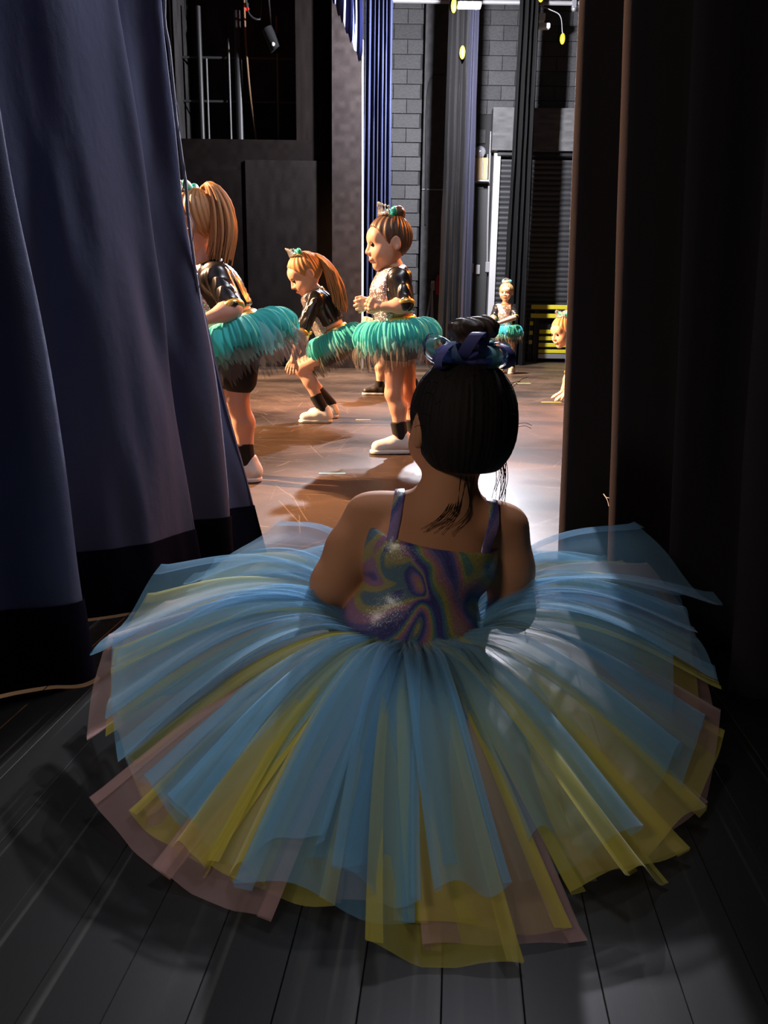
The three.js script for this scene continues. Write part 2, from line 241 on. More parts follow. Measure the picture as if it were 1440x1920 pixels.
P('bay_side', 0.1, CEIL - 2.6, 1.1, -1.07, (CEIL + 2.6) / 2, HZ - 0.65, M.wallBlack, hall);
P('bay_floor', 1.6, 0.1, 1.1, -1.85, 2.65, HZ - 0.65, M.wallBlack, hall);
P('wall_panel', 1.05, 2.45, 0.03, -1.22, 1.24, HZ + 0.012, M.wallPanel, hall);
wallBox('trim_1', 0.36, CEIL, 0.45, -0.50, CEIL / 2, HZ - 0.05, M.column, 'grey-brown pillar framing the stage opening');
struct('trim_2', bar([-0.30, 0, HZ + 0.16], [-0.33, 3.75, HZ + 0.16], 0.016), M.white, 'thin pale edge strip on the stage opening pillar');
// far stage wall of painted concrete blocks
const far = wallBox('wall_far', RX1 - RX0 + 0.4, CEIL, 0.2, (RX0 + RX1) / 2, CEIL / 2, RZ0 - 0.125, M.mortar, 'black painted concrete block wall across the stage');
{ const R = mulberry(9), gs = [0.396, 0.196].map(w => rbox(w, 0.192, 0.03, 0.006)), DX0 = 1.62, DX1 = 4.4, DH = 3.62;
  for (let r = 0; r < 27; r++) for (let c = -1; c < 12; c++) { const x = -0.35 + c * 0.4 + (r % 2) * 0.2, y = 0.1 + r * 0.2; if (x > 3.3) continue; if (y < DH && x > DX0 - 0.18 && x < DX1) continue; if (x > 0.50 && x < 0.90 && y < 4.9) continue; const b = mesh('block', gs[0], M.block[Math.floor(R() * 3)], far); b.position.set(x, y, RZ0 - 0.012 + (R() - 0.5) * 0.003); }
}
wallBox('trim_3', 0.40, CEIL, 0.30, 0.70, CEIL / 2, RZ0 + 0.12, std({ color: C(0.095, 0.09, 0.09), map: concreteTex, roughness: 0.7 }), 'plain grey pilaster on the far block wall');
struct('trim_4', merge([box(1.96, 0.58, 0.22, 2.50, 3.36, RZ0 + 0.12)]), M.lintel, 'light grey lintel beam above the roll-up door');
{ // roll-up door
  const door = thing('door_1', 'dark grey slatted roll-up loading door', 'door'); door.userData.kind = 'structure';
  const s = new THREE.Shape(); s.moveTo(0, -0.036); s.lineTo(0.006, -0.034); s.quadraticCurveTo(0.026, -0.014, 0.022, 0.012); s.quadraticCurveTo(0.016, 0.030, 0.004, 0.036); s.lineTo(0, 0.036); s.closePath();
  const g = new THREE.ExtrudeGeometry(s, { depth: 1.84, bevelEnabled: false, curveSegments: 4 }); g.rotateY(-Math.PI / 2); g.translate(1.84 / 2 + 2.56, 0, 0);
  g.scale(1, 1, 1); g.computeBoundingBox(); const b = g.boundingBox; g.translate(2.56 - (b.min.x + b.max.x) / 2, 0, -b.min.z);
  const R = mulberry(3);
  for (let i = 0; i < 40; i++) { const m = mesh('slat', g, M.slat[Math.floor(R() * 3)], door); m.position.set(0, 0.12 + i * 0.075, RZ0 - 0.03); }
  mesh('bottom_bar', rbox(1.84, 0.08, 0.05, 0.008, 2.56, 0.045, RZ0), M.blackMetal, door);
  mesh('guide_rail', rbox(0.10, 3.08, 0.10, 0.008, 1.625, 1.54, RZ0 + 0.06), M.jamb, door);
  mesh('guide_rail', rbox(0.10, 3.08, 0.10, 0.008, 3.52, 1.54, RZ0 + 0.06), M.jamb, door);
  mesh('door_hood', rbox(1.9, 0.10, 0.16, 0.01, 2.57, 3.06, RZ0 + 0.06), M.blackMetal, door);
}
{ // yellow and black gate in front of the roll-up door
  const t = thing('safety_gate', 'yellow slatted safety gate with black posts before the roll-up door', 'gate', [2.62, 0, -12.6]);
  const w = 0.84; for (const [y, h] of [[0.825, 0.065], [0.695, 0.065], [0.46, 0.06], [0.36, 0.06], [0.26, 0.06], [0.165, 0.055]]) mesh('rail', rbox(w - (y < 0.6 ? 0.14 : 0), h, 0.03, 0.006, y < 0.6 ? 0.07 : 0, y, 0.02), M.yellow, t);
  for (const x of [-0.32, 0.40]) mesh('post', rbox(0.05, 0.86, 0.05, 0.006, x, 0.43, -0.02), M.blackMetal, t);
  for (const y of [0.58, 0.44, 0.30]) mesh('stripe', rbox(0.05, 0.06, 0.012, 0.003, -0.40, y, 0.0), M.yellow, t);
  mesh('side_post', rbox(0.05, 0.66, 0.02, 0.005, -0.40, 0.33, -0.02), M.blackMetal, t);
  mesh('panel', box(w - 0.1, 0.5, 0.008, 0.05, 0.32, -0.015), M.blackMetal, t);
  mesh('kick_plate', rbox(w - 0.14, 0.07, 0.04, 0.006, 0.07, 0.09, 0.02), M.steel, t);
}
// ---------- wall fittings at the far side ----------
const FW = RZ0 + 0.04;
tag(mesh('conduit', merge([tube([[1.19, 3.70, FW], [1.19, 3.2, FW], [1.20, 2.4, FW], [1.22, 1.4, FW], [1.24, 0.35, FW]], 0.018, 20)]), M.steel), 'long thin conduit left of the wall lamp', 'pipe');
tag(mesh('conduit', merge([tube([[1.52, 3.36, FW], [1.52, 2.9, FW], [1.53, 2.0, FW], [1.545, 1.5, FW]], 0.018, 14), rbox(0.07, 0.16, 0.05, 0.01, 1.55, 1.42, FW)]), M.pipeGrey), 'short conduit ending in a switch box right of the wall lamp', 'pipe');
tag(mesh('cable', tube([[1.23, 3.1, FW + 0.03], [1.20, 2.6, FW + 0.04], [1.17, 2.2, FW + 0.05], [1.20, 1.95, FW + 0.06], [1.16, 1.7, FW + 0.05], [1.10, 1.52, FW + 0.04]], 0.022, 24), M.pipeGrey), 'loose grey cable hanging beside the long conduit', 'cable');
{ const t = thing('wall_lamp', 'caged wall lamp with dim amber housing above the dark door', 'lamp', [1.36, 2.62, FW]);
  mesh('housing', rbox(0.26, 0.32, 0.12, 0.02, 0, 0.20, 0.06), M.amber, t); mesh('tray', rbox(0.30, 0.03, 0.16, 0.008, 0, 0.03, 0.07), M.steel, t);
  mesh('globe', new THREE.SphereGeometry(0.085, 16, 12).translate(0.0, 0.44, 0.08), phys({ color: C(0.55, 0.56, 0.6), roughness: 0.2, metalness: 0.2 }), t);
  for (const x of [-0.11, -0.04, 0.04, 0.11]) mesh('cage_wire', bar([x, 0.04, 0.135], [x, 0.40, 0.135], 0.006), M.steel, t);
  mesh('knob', new THREE.SphereGeometry(0.045, 12, 10).translate(-0.13, 0.62, 0.05), std({ color: C(0.55, 0.6, 0.2), roughness: 0.5 }), t); }
struct('door_2', merge([rbox(0.36, 2.55, 0.03, 0.01, 1.37, 1.28, RZ0 + 0.03)]), std({ color: C(0.03, 0.03, 0.028), roughness: 0.6 }), 'narrow black door below the wall lamp');
for (const [x, y, l] of [[1.30, 1.40, 'pale switch box on the long conduit'], [1.40, 1.38, 'pale switch box on the narrow black door edge'], [0.70, 1.12, 'small pale box low on the grey pilaster']]) { const t = tag(mesh('switch_box', rbox(0.06, 0.14, 0.05, 0.01, 0, 0, 0), M.white), l, 'switch'); t.position.set(x, y, x < 1 ? RZ0 + 0.30 : FW + 0.02); }
{ const t = thing('fire_extinguisher', 'red fire extinguisher hung on the far wall beside the leg curtain', 'extinguisher', [0.80, 0.98, RZ0 + 0.36]);
  mesh('cylinder', new THREE.LatheGeometry([[0.001, 0], [0.055, 0], [0.06, 0.02], [0.06, 0.24], [0.045, 0.29], [0.02, 0.31], [0.001, 0.31]].map(p => new THREE.Vector2(...p)), 18), M.red, t);
  mesh('valve', rbox(0.03, 0.05, 0.03, 0.006, 0, 0.335, 0), M.blackMetal, t); mesh('hose', tube([[0.0, 0.34, 0.01], [0.06, 0.30, 0.03], [0.07, 0.16, 0.04], [0.065, 0.08, 0.04]], 0.009), M.blackMetal, t); mesh('bracket', rbox(0.08, 0.03, 0.06, 0.004, 0, 0.12, -0.045), M.blackMetal, t); }
{ const t = thing('folding_stand', 'thin grey metal stand leaning near the far pilaster', 'stand', [0.62, 0, -12.35]);
  mesh('leg', bar([-0.10, 0, 0.05], [0.05, 1.10, 0], 0.014), M.pipeGrey, t); mesh('leg', bar([0.03, 0, 0.05], [0.05, 1.10, 0], 0.014), M.pipeGrey, t); mesh('leg', bar([0.10, 0, -0.12], [0.05, 1.02, 0], 0.014), M.pipeGrey, t); mesh('crossbar', bar([-0.05, 0.38, 0.035], [0.04, 0.38, 0.035], 0.010), M.pipeGrey, t); mesh('clamp', rbox(0.05, 0.08, 0.05, 0.01, 0.05, 1.10, 0), M.pipeGrey, t); }
tag(mesh('conduit', tube([[0.56, 2.0, RZ0 + 0.29], [0.56, 3.9, RZ0 + 0.29], [0.60, 4.02, RZ0 + 0.29], [0.80, 4.04, RZ0 + 0.29]], 0.014, 30), M.pipeDark), 'dark bent conduit on the grey pilaster', 'pipe');
tag(mesh('conduit', tube([[0.50, 2.5, RZ0 + 0.28], [0.75, 2.5, RZ0 + 0.285], [0.9, 2.5, RZ0 + 0.28]], 0.010, 8), M.pipeGrey), 'thin level rail across the grey pilaster', 'pipe');
// ---------- battens, cables and rigging overhead ----------
tag(mesh('batten', bar([-0.2, 4.72, -11.9], [3.9, 4.72, -11.9], 0.03), M.pipeGrey), 'far horizontal lighting pipe above the roll-up door', 'pipe');
tag(mesh('batten', bar([-0.1, 3.93, -9.2], [3.0, 3.93, -9.2], 0.026), M.pipeGrey), 'near horizontal lighting pipe carrying the bright work light', 'pipe');
{ const t = thing('safety_light', 'white twin emergency light under the far lighting pipe', 'light', [1.98, 4.44, -11.9]);
  mesh('bracket', bar([0, 0.245, 0], [0, 0.08, 0], 0.012), M.pipeGrey, t); mesh('box', rbox(0.14, 0.09, 0.10, 0.012, 0, 0.10, 0), M.white, t); mesh('lamp_head', rbox(0.16, 0.07, 0.09, 0.02, 0.06, -0.01, 0.03), M.white, t); }
{ const t = thing('hanging_cord', 'grey cord with yellow tip hanging from the far pipe', 'cord', [2.24, 4.28, -11.86]);
  mesh('cord', tube([[-0.3, 0.40, 0], [-0.12, 0.34, 0], [0, 0.28, 0], [0.05, 0.06, 0]], 0.007), M.pipeGrey, t); mesh('tip', new THREE.SphereGeometry(0.05, 12, 10).scale(0.75, 1.4, 0.75).translate(0.055, 0.0, 0), M.yellow, t); }
tag(mesh('pipe_clamp', merge([rbox(0.06, 0.10, 0.06, 0.01), new THREE.SphereGeometry(0.035, 10, 8).translate(0, -0.06, 0)]), M.steel), 'steel pipe clamp right of the hanging cord', 'clamp').position.set(2.42, 4.70, -11.86);
{ // work light at the head of the gap, the cool lamp over the stage
  const L = LAMPS.work, t = thing('work_light', 'bright white flood lamp at the top of the picture', 'light', L.at);
  mesh('housing', rbox(0.26, 0.14, 0.07, 0.01, 0, 0, -0.045), M.blackMetal, t); mesh('yoke', bar([0, 0, -0.075], [0, 0, -0.145], 0.018), M.blackMetal, t);
  mesh('lens', rbox(0.24, 0.12, 0.03, 0.01, 0, 0, 0), std({ color: 0xffffff, emissive: L.color, emissiveIntensity: 6 }), t);
  t.lookAt(...L.aim); const s = new THREE.PointLight(L.color, L.power); s.position.set(L.at[0], L.at[1] - 0.07, L.at[2]); s.castShadow = true; s.shadow.radius = 3; scene.add(s);
  const b = new THREE.SpotLight(L.color, L.beam.power, 0, L.beam.angle, 0.7); b.position.set(...L.at).add(V(0, -0.03, 0)); b.target.position.set(...L.beam.aim); b.castShadow = true; b.shadow.radius = 5; scene.add(b, b.target); }
function parCan(name, label, L, grp) {
  const t = thing(name, label, 'light', L.at, 0, grp);
  mesh('housing', new THREE.LatheGeometry([[0.001, -0.30], [0.07, -0.29], [0.085, -0.24], [0.09, -0.02], [0.105, 0.0]].map(p => new THREE.Vector2(...p)), 20).rotateX(Math.PI / 2), M.blackMetal, t);
  mesh('lens', new THREE.CylinderGeometry(0.088, 0.088, 0.012, 20).rotateX(Math.PI / 2).translate(0, 0, -0.01), std({ color: 0xffffff, emissive: L.color, emissiveIntensity: 5 }), t);
  mesh('yoke', tube([[-0.10, 0, -0.12], [-0.11, 0.10, -0.12], [0, 0.17, -0.12], [0.11, 0.10, -0.12], [0.10, 0, -0.12]], 0.008), M.blackMetal, t);
  t.lookAt(...L.aim);
  const s = new THREE.SpotLight(L.color, L.power, 0, L.angle, 0.5); s.position.set(...L.at).add(VA(L.aim).sub(VA(L.at)).normalize().multiplyScalar(0.03)); s.target.position.set(...L.aim); s.castShadow = true; s.shadow.radius = 4; scene.add(s, s.target);
}
tag(mesh('batten', bar([-6.35, 4.92, -9.5], [-6.35, 4.92, -3.0], 0.03), M.pipeDark), 'lighting pipe over the audience hall', 'pipe');
LAMPS.house.forEach((L, i) => parCan('unseen_stage_light', i ? 'warm stage lamp out of view over the hall, farther one' : 'warm stage lamp out of view over the hall, nearer one', L));
tag(mesh('batten', bar([4.35, 4.62, -8.5], [4.35, 4.62, -5.0], 0.03), M.pipeDark), 'side lighting pipe on the right of the stage', 'pipe');
LAMPS.side.forEach(L => parCan('unseen_stage_light', 'amber side lamp out of view on the right, warming the dancers', L));
for (const [L, label] of [[LAMPS.fill, 'unseen soft white lamp panel over the curtain gap, lighting tutu and navy folds'], [LAMPS.back, 'unseen dim warm lamp panel behind the viewer, lighting the back of the girl']]) { // lamp panels out of view, placed to light the girl and the navy curtain
  const t = thing('unseen_lamp_panel', label, 'light', L.at);
  mesh('housing', rbox(L.w + 0.06, L.h + 0.06, 0.08, 0.01, 0, 0, -0.05), M.blackMetal, t); mesh('diffuser', rbox(L.w, L.h, 0.012, 0.004, 0, 0, 0), std({ color: 0xffffff, emissive: L.color, emissiveIntensity: L.power / 20 }), t); mesh('bracket', bar([0, 0, -0.09], [0, 0, -0.9], 0.015), M.blackMetal, t);
  t.lookAt(...L.aim); const r = new THREE.RectAreaLight(L.color, L.power, L.w, L.h); r.position.set(...L.at).add(VA(L.aim).sub(VA(L.at)).normalize().multiplyScalar(0.02)); r.lookAt(...L.aim); scene.add(r); }
// lighting bay behind the hall wall: ladder pipes, cables, a red pilot lamp
for (const [x, y0, y1, r, m, l] of [[-2.36, 2.7, 4.3, 0.030, 'pipeDark', 'dark upright pipe at the left of the lighting bay'], [-2.28, 2.7, 3.72, 0.012, 'pipeDim', 'short pale upright pipe at the left of the lighting bay'], [-2.0, 2.7, 3.95, 0.012, 'pipeDim', 'thin pale upright pipe left of the broad grey one in the bay'], [-1.88, 2.7, 4.25, 0.050, 'pipeDark', 'broad grey upright pipe in the lighting bay'], [-1.40, 2.7, 4.2, 0.013, 'pipeDim', 'bright thin upright pipe right of the orange cable'], [-1.14, 2.7, 4.0, 0.016, 'pipeDark', 'dim upright pipe at the right of the lighting bay']])
  tag(mesh('bay_pipe', bar([x, y0, HZ - 0.5], [x, y1, HZ - 0.5], r), M[m]), l, 'pipe');
for (const [y, l] of [[3.25, 'lower dark cross pipe in the lighting bay'], [3.75, 'upper dark cross pipe in the lighting bay']]) tag(mesh('bay_pipe', bar([-2.6, y, HZ - 0.56], [-1.1, y, HZ - 0.56], 0.016), M.pipeDark), l, 'pipe');
tag(mesh('cable', tube([[-1.78, 4.6, HZ - 0.4], [-1.77, 3.9, HZ - 0.4], [-1.73, 3.3, HZ - 0.4], [-1.66, 2.72, HZ - 0.4]], 0.014, 24), M.rust), 'orange-brown cable hanging down the lighting bay', 'cable');
tag(mesh('cable', tube([[-1.75, 4.5, HZ - 0.30], [-1.70, 4.15, HZ - 0.30], [-1.58, 4.10, HZ - 0.30], [-1.55, 4.4, HZ - 0.38]], 0.012, 18), M.pipeDark), 'dark looped cable beside the red pilot lamp', 'cable');
{ const t = thing('bay_spotlight', 'dark spotlight hanging in the lighting bay', 'light', [-1.42, 3.86, HZ - 0.22]); mesh('housing', new THREE.CylinderGeometry(0.07, 0.09, 0.26, 14).rotateZ(0.5), M.blackMetal, t); mesh('yoke', bar([0, 0.05, 0], [-0.04, 0.5, 0], 0.012), M.pipeDark, t); mesh('knob', new THREE.SphereGeometry(0.022, 8, 8).translate(0.02, -0.08, 0.1), M.white, t); }
{ const t = thing('pilot_lamp', 'tiny red glowing pilot lamp in the lighting bay', 'light', [-1.735, 4.23, HZ - 0.36]); mesh('bulb', new THREE.SphereGeometry(0.022, 10, 8), std({ color: 0x400000, emissive: 0xff2010, emissiveIntensity: 2.5 }), t); mesh('socket', rbox(0.03, 0.05, 0.03, 0.006, 0, 0.045, -0.01), M.blackMetal, t); const l = new THREE.PointLight(0xff2010, 0.02); l.position.set(-1.735, 4.23, HZ - 0.36); l.castShadow = true; scene.add(l); }
// ---------- floor tape marks ----------
for (const [x0, z0, x1, z1, w, m, l, n] of [[-0.262, -3.141, -0.156, -3.149, 0.020, 'tapeBlue', 'light blue tape mark on the floor, nearest mark', 'blue'], [-0.182, -4.926, -0.090, -4.936, 0.032, 'tapeYellow', 'yellow tape mark between the two nearest pairs of white shoes', 'y'], [1.29, -8.09, 1.455, -8.12, 0.04, 'tapeGreen', 'lime green tape mark right of the seated girl\'s head', 'g'], [1.205, -6.20, 1.36, -6.23, 0.035, 'tapeOrange', 'orange-yellow tape mark beside the right-hand curtain', 'o']]) {
  const a = mesh('tape_mark', rbox(Math.hypot(x1 - x0, z1 - z0), 0.0012, w, 0.0005), M[m]); tag(a, l, 'tape'); a.position.set((x0 + x1) / 2, 0.0008, (z0 + z1) / 2); a.rotation.y = Math.atan2(z0 - z1, x1 - x0); }

// ---------- curtains ----------
// pts: [x at floor, z at floor, x at y = 1.2, z at y = 1.2] along the cloth; the cloth keeps its 1.2 m plan above that
function drape(pts, y0, y1, o = {}) {
  const { cols = 220, rows = 60, wrinkle = 0.006, seed = 1, push = 0, knee = 1.2 } = o, c0 = new THREE.CatmullRomCurve3(pts.map(p => V(p[0], 0, p[1])), false, 'catmullrom', 0.4), c1 = new THREE.CatmullRomCurve3(pts.map(p => V(p[2], 0, p[3])), false, 'catmullrom', 0.4);
  const pos = [], uv = [], idx = []; let len = 0; const a = V(0, 0, 0), b = V(0, 0, 0), ta = V(0, 0, 0), last = V(0, 0, 0);
  for (let i = 0; i <= cols; i++) {
    const t = i / cols; c0.getPoint(t, a); c1.getPoint(t, b); c0.getTangent(t, ta); if (i) len += a.distanceTo(last); last.copy(a); const nx = -ta.z, nz = ta.x;
    for (let j = 0; j <= rows; j++) {
      const y = lerp(y0, y1, (j / rows) ** 1.35), g = y < knee ? y / knee : 1 + (y - knee) * 0.05, w = wrinkle * ((noise(len * 9 + seed, y * 2.2, seed) - 0.5) * 2 + (noise(len * 22, y * 5 + seed, seed) - 0.5) * 0.7) * (0.4 + 0.6 * sstep(1.6, 0.1, y)) + push;
      pos.push(lerp(a.x, b.x, g) + nx * w, y, lerp(a.z, b.z, g) + nz * w); uv.push(len, y);
    }
  }
  for (let i = 0; i < cols; i++) for (let j = 0; j < rows; j++) { const q = i * (rows + 1) + j; idx.push(q, q + rows + 1, q + 1, q + 1, q + rows + 1, q + rows + 2); }
  const g = new THREE.BufferGeometry(); g.setAttribute('position', new THREE.Float32BufferAttribute(pos, 3)); g.setAttribute('uv', new THREE.Float32BufferAttribute(uv, 2)); g.setIndex(idx); g.computeVertexNormals(); return g;
}
{ // navy curtain on the left, hanging in deep folds with a dark hem
  const t = thing('navy_curtain', 'heavy navy curtain in deep folds on the left, dark hem on the floor', 'curtain');
  const pts = [[-1.25, -0.62, -1.3, -0.62], [-0.95, -0.72, -1.05, -0.72], [-0.60, -0.93, -0.69, -0.93], [-0.74, -1.06, -0.82, -1.06], [-0.60, -1.19, -0.68, -1.19], [-0.497, -1.26, -0.588, -1.26], [-0.60, -1.34, -0.64, -1.35], [-0.70, -1.46, -0.72, -1.46], [-0.56, -1.545, -0.650, -1.55], [-0.475, -1.60, -0.598, -1.605], [-0.425, -1.69, -0.560, -1.69], [-0.394, -1.725, -0.533, -1.725], [-0.45, -1.775, -0.56, -1.77], [-0.44, -1.80, -0.53, -1.80], [-0.368, -1.85, -0.472, -1.85], [-0.40, -1.90, -0.50, -1.90], [-0.36, -1.92, -0.545, -1.93], [-0.285, -1.96, -0.560, -1.96], [-0.37, -2.02, -0.60, -2.02], [-0.60, -2.05, -0.75, -2.05], [-0.95, -2.02, -1.0, -2.02]];
  mesh('cloth', drape(pts, 0.135, 4.4, { wrinkle: 0.022, seed: 3, rows: 110, cols: 300 }), M.navy, t);
  mesh('hem', drape(pts, 0.004, 0.142, { wrinkle: 0.022, seed: 3, rows: 10, cols: 300, push: 0.0035 }), M.navyHem, t);
  const R = mulberry(8), edge = y => { const g = Math.min(1, y / 1.2); return [lerp(-0.368, -0.472, g) + 0.004, y, -1.848]; };
  for (let i = 0; i < 9; i++) { const y = 0.25 + i * 0.115, p = edge(y); mesh('frayed_thread', tube([p, [p[0] + 0.006 + R() * 0.006, y - 0.03, p[2] + 0.004], [p[0] + 0.010 * R(), y - 0.06 - 0.03 * R(), p[2] + 0.006]], 0.0011, 8, 4), M.thread, t); }
  const e = []; for (let y = 0.16; y < 1.9; y += 0.045) { const p = edge(y); e.push([p[0] + (R() - 0.5) * 0.004, y, p[2] + 0.002]); } mesh('selvedge', tube(e, 0.0035, 90, 6), M.thread, t);
}
{ // black curtain on the right
  const t = thing('black_curtain', 'black velour curtain on the right with pink-lit fold edges', 'curtain');
  const pts = [[0.90, -2.02, 0.86, -2.02], [0.62, -1.96, 0.58, -1.96], [0.48, -1.89, 0.445, -1.89], [0.425, -1.82, 0.388, -1.82], [0.412, -1.79, 0.374, -1.79], [0.424, -1.774, 0.387, -1.774], [0.47, -1.778, 0.43, -1.778], [0.53, -1.786, 0.49, -1.786], [0.60, -1.782, 0.55, -1.782], [0.57, -1.72, 0.51, -1.72], [0.507, -1.675, 0.446, -1.68], [0.489, -1.650, 0.428, -1.655], [0.501, -1.634, 0.442, -1.639], [0.545, -1.638, 0.49, -1.643], [0.62, -1.648, 0.56, -1.648], [0.69, -1.61, 0.63, -1.61], [0.63, -1.53, 0.56, -1.53], [0.546, -1.455, 0.487, -1.455], [0.558, -1.438, 0.499, -1.438], [0.60, -1.442, 0.54, -1.442], [0.68, -1.452, 0.62, -1.452], [0.72, -1.40, 0.66, -1.40], [0.66, -1.32, 0.59, -1.32], [0.590, -1.25, 0.524, -1.25], [0.62, -1.215, 0.56, -1.215], [0.74, -1.20, 0.70, -1.20], [0.70, -1.08, 0.65, -1.08], [0.63, -0.98, 0.575, -0.98], [0.74, -0.88, 0.70, -0.88], [0.70, -0.72, 0.66, -0.72], [0.95, -0.55, 0.95, -0.55]];
  mesh('cloth', drape(pts, 0.0, 4.4, { wrinkle: 0.004, seed: 14, cols: 420 }), M.blackVelour, t);
  mesh('lint', merge([tube([[0.486, 0.232, -1.735], [0.492, 0.222, -1.725], [0.497, 0.207, -1.722]], 0.0012, 6, 4), tube([[0.490, 0.226, -1.728], [0.500, 0.224, -1.722]], 0.0009, 4, 4)]), M.white, t);
}
function accordion(x0, x1, z, n, depth, seed, flare = 1) { const R = mulberry(seed), p = []; const cx = (x0 + x1) / 2; for (let i = 0; i <= n * 2; i++) { const x = lerp(x0, x1, i / (2 * n)) + (R() - 0.5) * 0.02, zz = z + (i % 2 ? depth : -depth) * (0.6 + 0.6 * R()); p.push([cx + (x - cx) * flare, zz, x, zz]); } return p; }
{ const t = thing('blue_curtain', 'bright blue gathered main curtain at the far side of the stage', 'curtain');
  mesh('cloth', drape(accordion(-0.31, 0.02, -10.55, 7, 0.06, 4, 1.16), 0.01, 5.4, { cols: 160, rows: 24, wrinkle: 0.012, knee: 4.2 }), M.blueDrape, t); mesh('tie', new THREE.TorusGeometry(0.16, 0.035, 8, 20).rotateX(Math.PI / 2).scale(1, 1.2, 0.6).translate(-0.14, 4.33, -10.5), M.yellow, t); }
{ const t = thing('border_curtain', 'short blue swag with a ruffled edge above the stage opening', 'curtain');
  const pos = [], uv = [], idx = [], nu = 40, nv = 16; for (let i = 0; i <= nu; i++) for (let j = 0; j <= nv; j++) { const u = i / nu, v = j / nv, x = lerp(-0.74, -0.31, u), yb = lerp(4.14, 3.29, u) + 0.022 * Math.sin(u * 60), y = lerp(yb, 5.4, v); pos.push(x + 0.01 * Math.sin(v * 9), y, -9.6 + 0.05 * Math.sin(u * 26) * (1 - 0.5 * v) + 0.02 * Math.sin(u * 61 + v * 4)); uv.push(u, v); }
  for (let i = 0; i < nu; i++) for (let j = 0; j < nv; j++) { const q = i * (nv + 1) + j; idx.push(q, q + nv + 1, q + 1, q + 1, q + nv + 1, q + nv + 2); } const g = new THREE.BufferGeometry(); g.setAttribute('position', new THREE.Float32BufferAttribute(pos, 3)); g.setAttribute('uv', new THREE.Float32BufferAttribute(uv, 2)); g.setIndex(idx); g.computeVertexNormals(); mesh('cloth', g, phys({ color: C(0.10, 0.12, 0.27), roughness: 0.85, side: THREE.DoubleSide }), t); mesh('batten', bar([-1.2, 5.4, -9.6], [-0.2, 5.4, -9.6], 0.03), M.pipeDark, t); }  // same blue cloth as the main curtain, its lit look put into a lighter colour
{ const t = thing('leg_curtain', 'narrow grey-black leg curtain behind the seated girl\'s head', 'curtain');
  mesh('cloth', drape(accordion(0.70, 0.94, -10.7, 4, 0.06, 12, 1.25), 0.01, 5.2, { cols: 120, rows: 24, wrinkle: 0.012, knee: 4.0 }), M.blackDrape, t); mesh('tie', new THREE.SphereGeometry(0.05, 10, 8).scale(0.7, 1.5, 0.7).translate(0.86, 3.72, -10.58), M.yellow, t); mesh('tie', new THREE.SphereGeometry(0.05, 10, 8).scale(0.7, 1.6, 0.7).translate(0.74, 4.22, -10.58), M.yellow, t); }
{ const t = thing('leg_curtain', 'dark navy leg curtain close behind the grey-black leg', 'curtain');
  mesh('cloth', drape(accordion(0.93, 1.10, -11.0, 3, 0.05, 17, 1.5), 0.01, 5.2, { cols: 90, rows: 24, wrinkle: 0.012, knee: 4.0 }), std({ color: C(0.018, 0.018, 0.035), roughness: 0.9, side: THREE.DoubleSide }), t); }
{ const t = thing('leg_curtain', 'tall bunched grey leg curtain in front of the roll-up door', 'curtain');
  mesh('cloth', drape(accordion(1.66, 1.92, -11.5, 4, 0.07, 22, 1.35), 0.01, 5.2, { cols: 130, rows: 24, wrinkle: 0.016, knee: 4.4 }), M.blackDrape, t); mesh('tie', new THREE.SphereGeometry(0.05, 10, 8).scale(0.8, 1.4, 0.8).translate(1.90, 4.62, -11.4), M.yellow, t); }

// ---------- people ----------
const norm = v => v.clone().normalize(), cross = (a, b) => a.clone().cross(b), at = (o, R, U, F, r, u, f) => o.clone().addScaledVector(R, r).addScaledVector(U, u).addScaledVector(F, f);
function frame(f, upHint = V(0, 1, 0)) { const F = norm(f), R = norm(cross(F, upHint)), U = cross(R, F); return { F, R, U }; } // R is the person's right
function headField(c, F, R, U, s) {
  const A = (r, u, f) => at(c, R, U, F, r * s, u * s, f * s), E = (r, u, f, a, b, d) => ellipsoid(A(r, u, f), R, U, F, [a * s, b * s, d * s]), Cc = (p, ra, q, rb) => capsule(A(...p), ra * s, A(...q), rb * s);
  const base = join([E(0, 0.022, -0.008, 0.072, 0.080, 0.086), E(0, -0.030, 0.022, 0.058, 0.066, 0.062)], 0.03 * s);
  const soft = [E(0.030, -0.034, 0.052, 0.026, 0.024, 0.024), E(-0.030, -0.034, 0.052, 0.026, 0.024, 0.024), E(0, -0.082, 0.058, 0.022, 0.018, 0.018), E(0, 0.030, 0.060, 0.05, 0.03, 0.022)];
  const fine = [Cc([0, -0.002, 0.082], 0.007, [0, -0.024, 0.092], 0.0105), E(0.010, -0.028, 0.086, 0.008, 0.007, 0.008), E(-0.010, -0.028, 0.086, 0.008, 0.007, 0.008), E(0, -0.050, 0.079, 0.020, 0.006, 0.010), E(0, -0.060, 0.077, 0.017, 0.007, 0.010)];
  const ears = [1, -1].map(k => E(k * 0.073, -0.006, -0.010, 0.011, 0.028, 0.018)), earIn = [1, -1].map(k => E(k * 0.083, -0.004, -0.006, 0.007, 0.018, 0.010)), sock = [1, -1].map(k => E(k * 0.028, 0.000, 0.085, 0.016, 0.010, 0.010));
  return (x, y, z) => { let d = base(x, y, z); for (const f of soft) d = smin(d, f(x, y, z), 0.022 * s); for (const f of sock) d = smax(d, -f(x, y, z), 0.012 * s); for (const f of fine) d = smin(d, f(x, y, z), 0.007 * s); let e = Math.min(ears[0](x, y, z), ears[1](x, y, z)); e = smax(e, -Math.min(earIn[0](x, y, z), earIn[1](x, y, z)), 0.006 * s); return smin(d, e, 0.008 * s); };
}
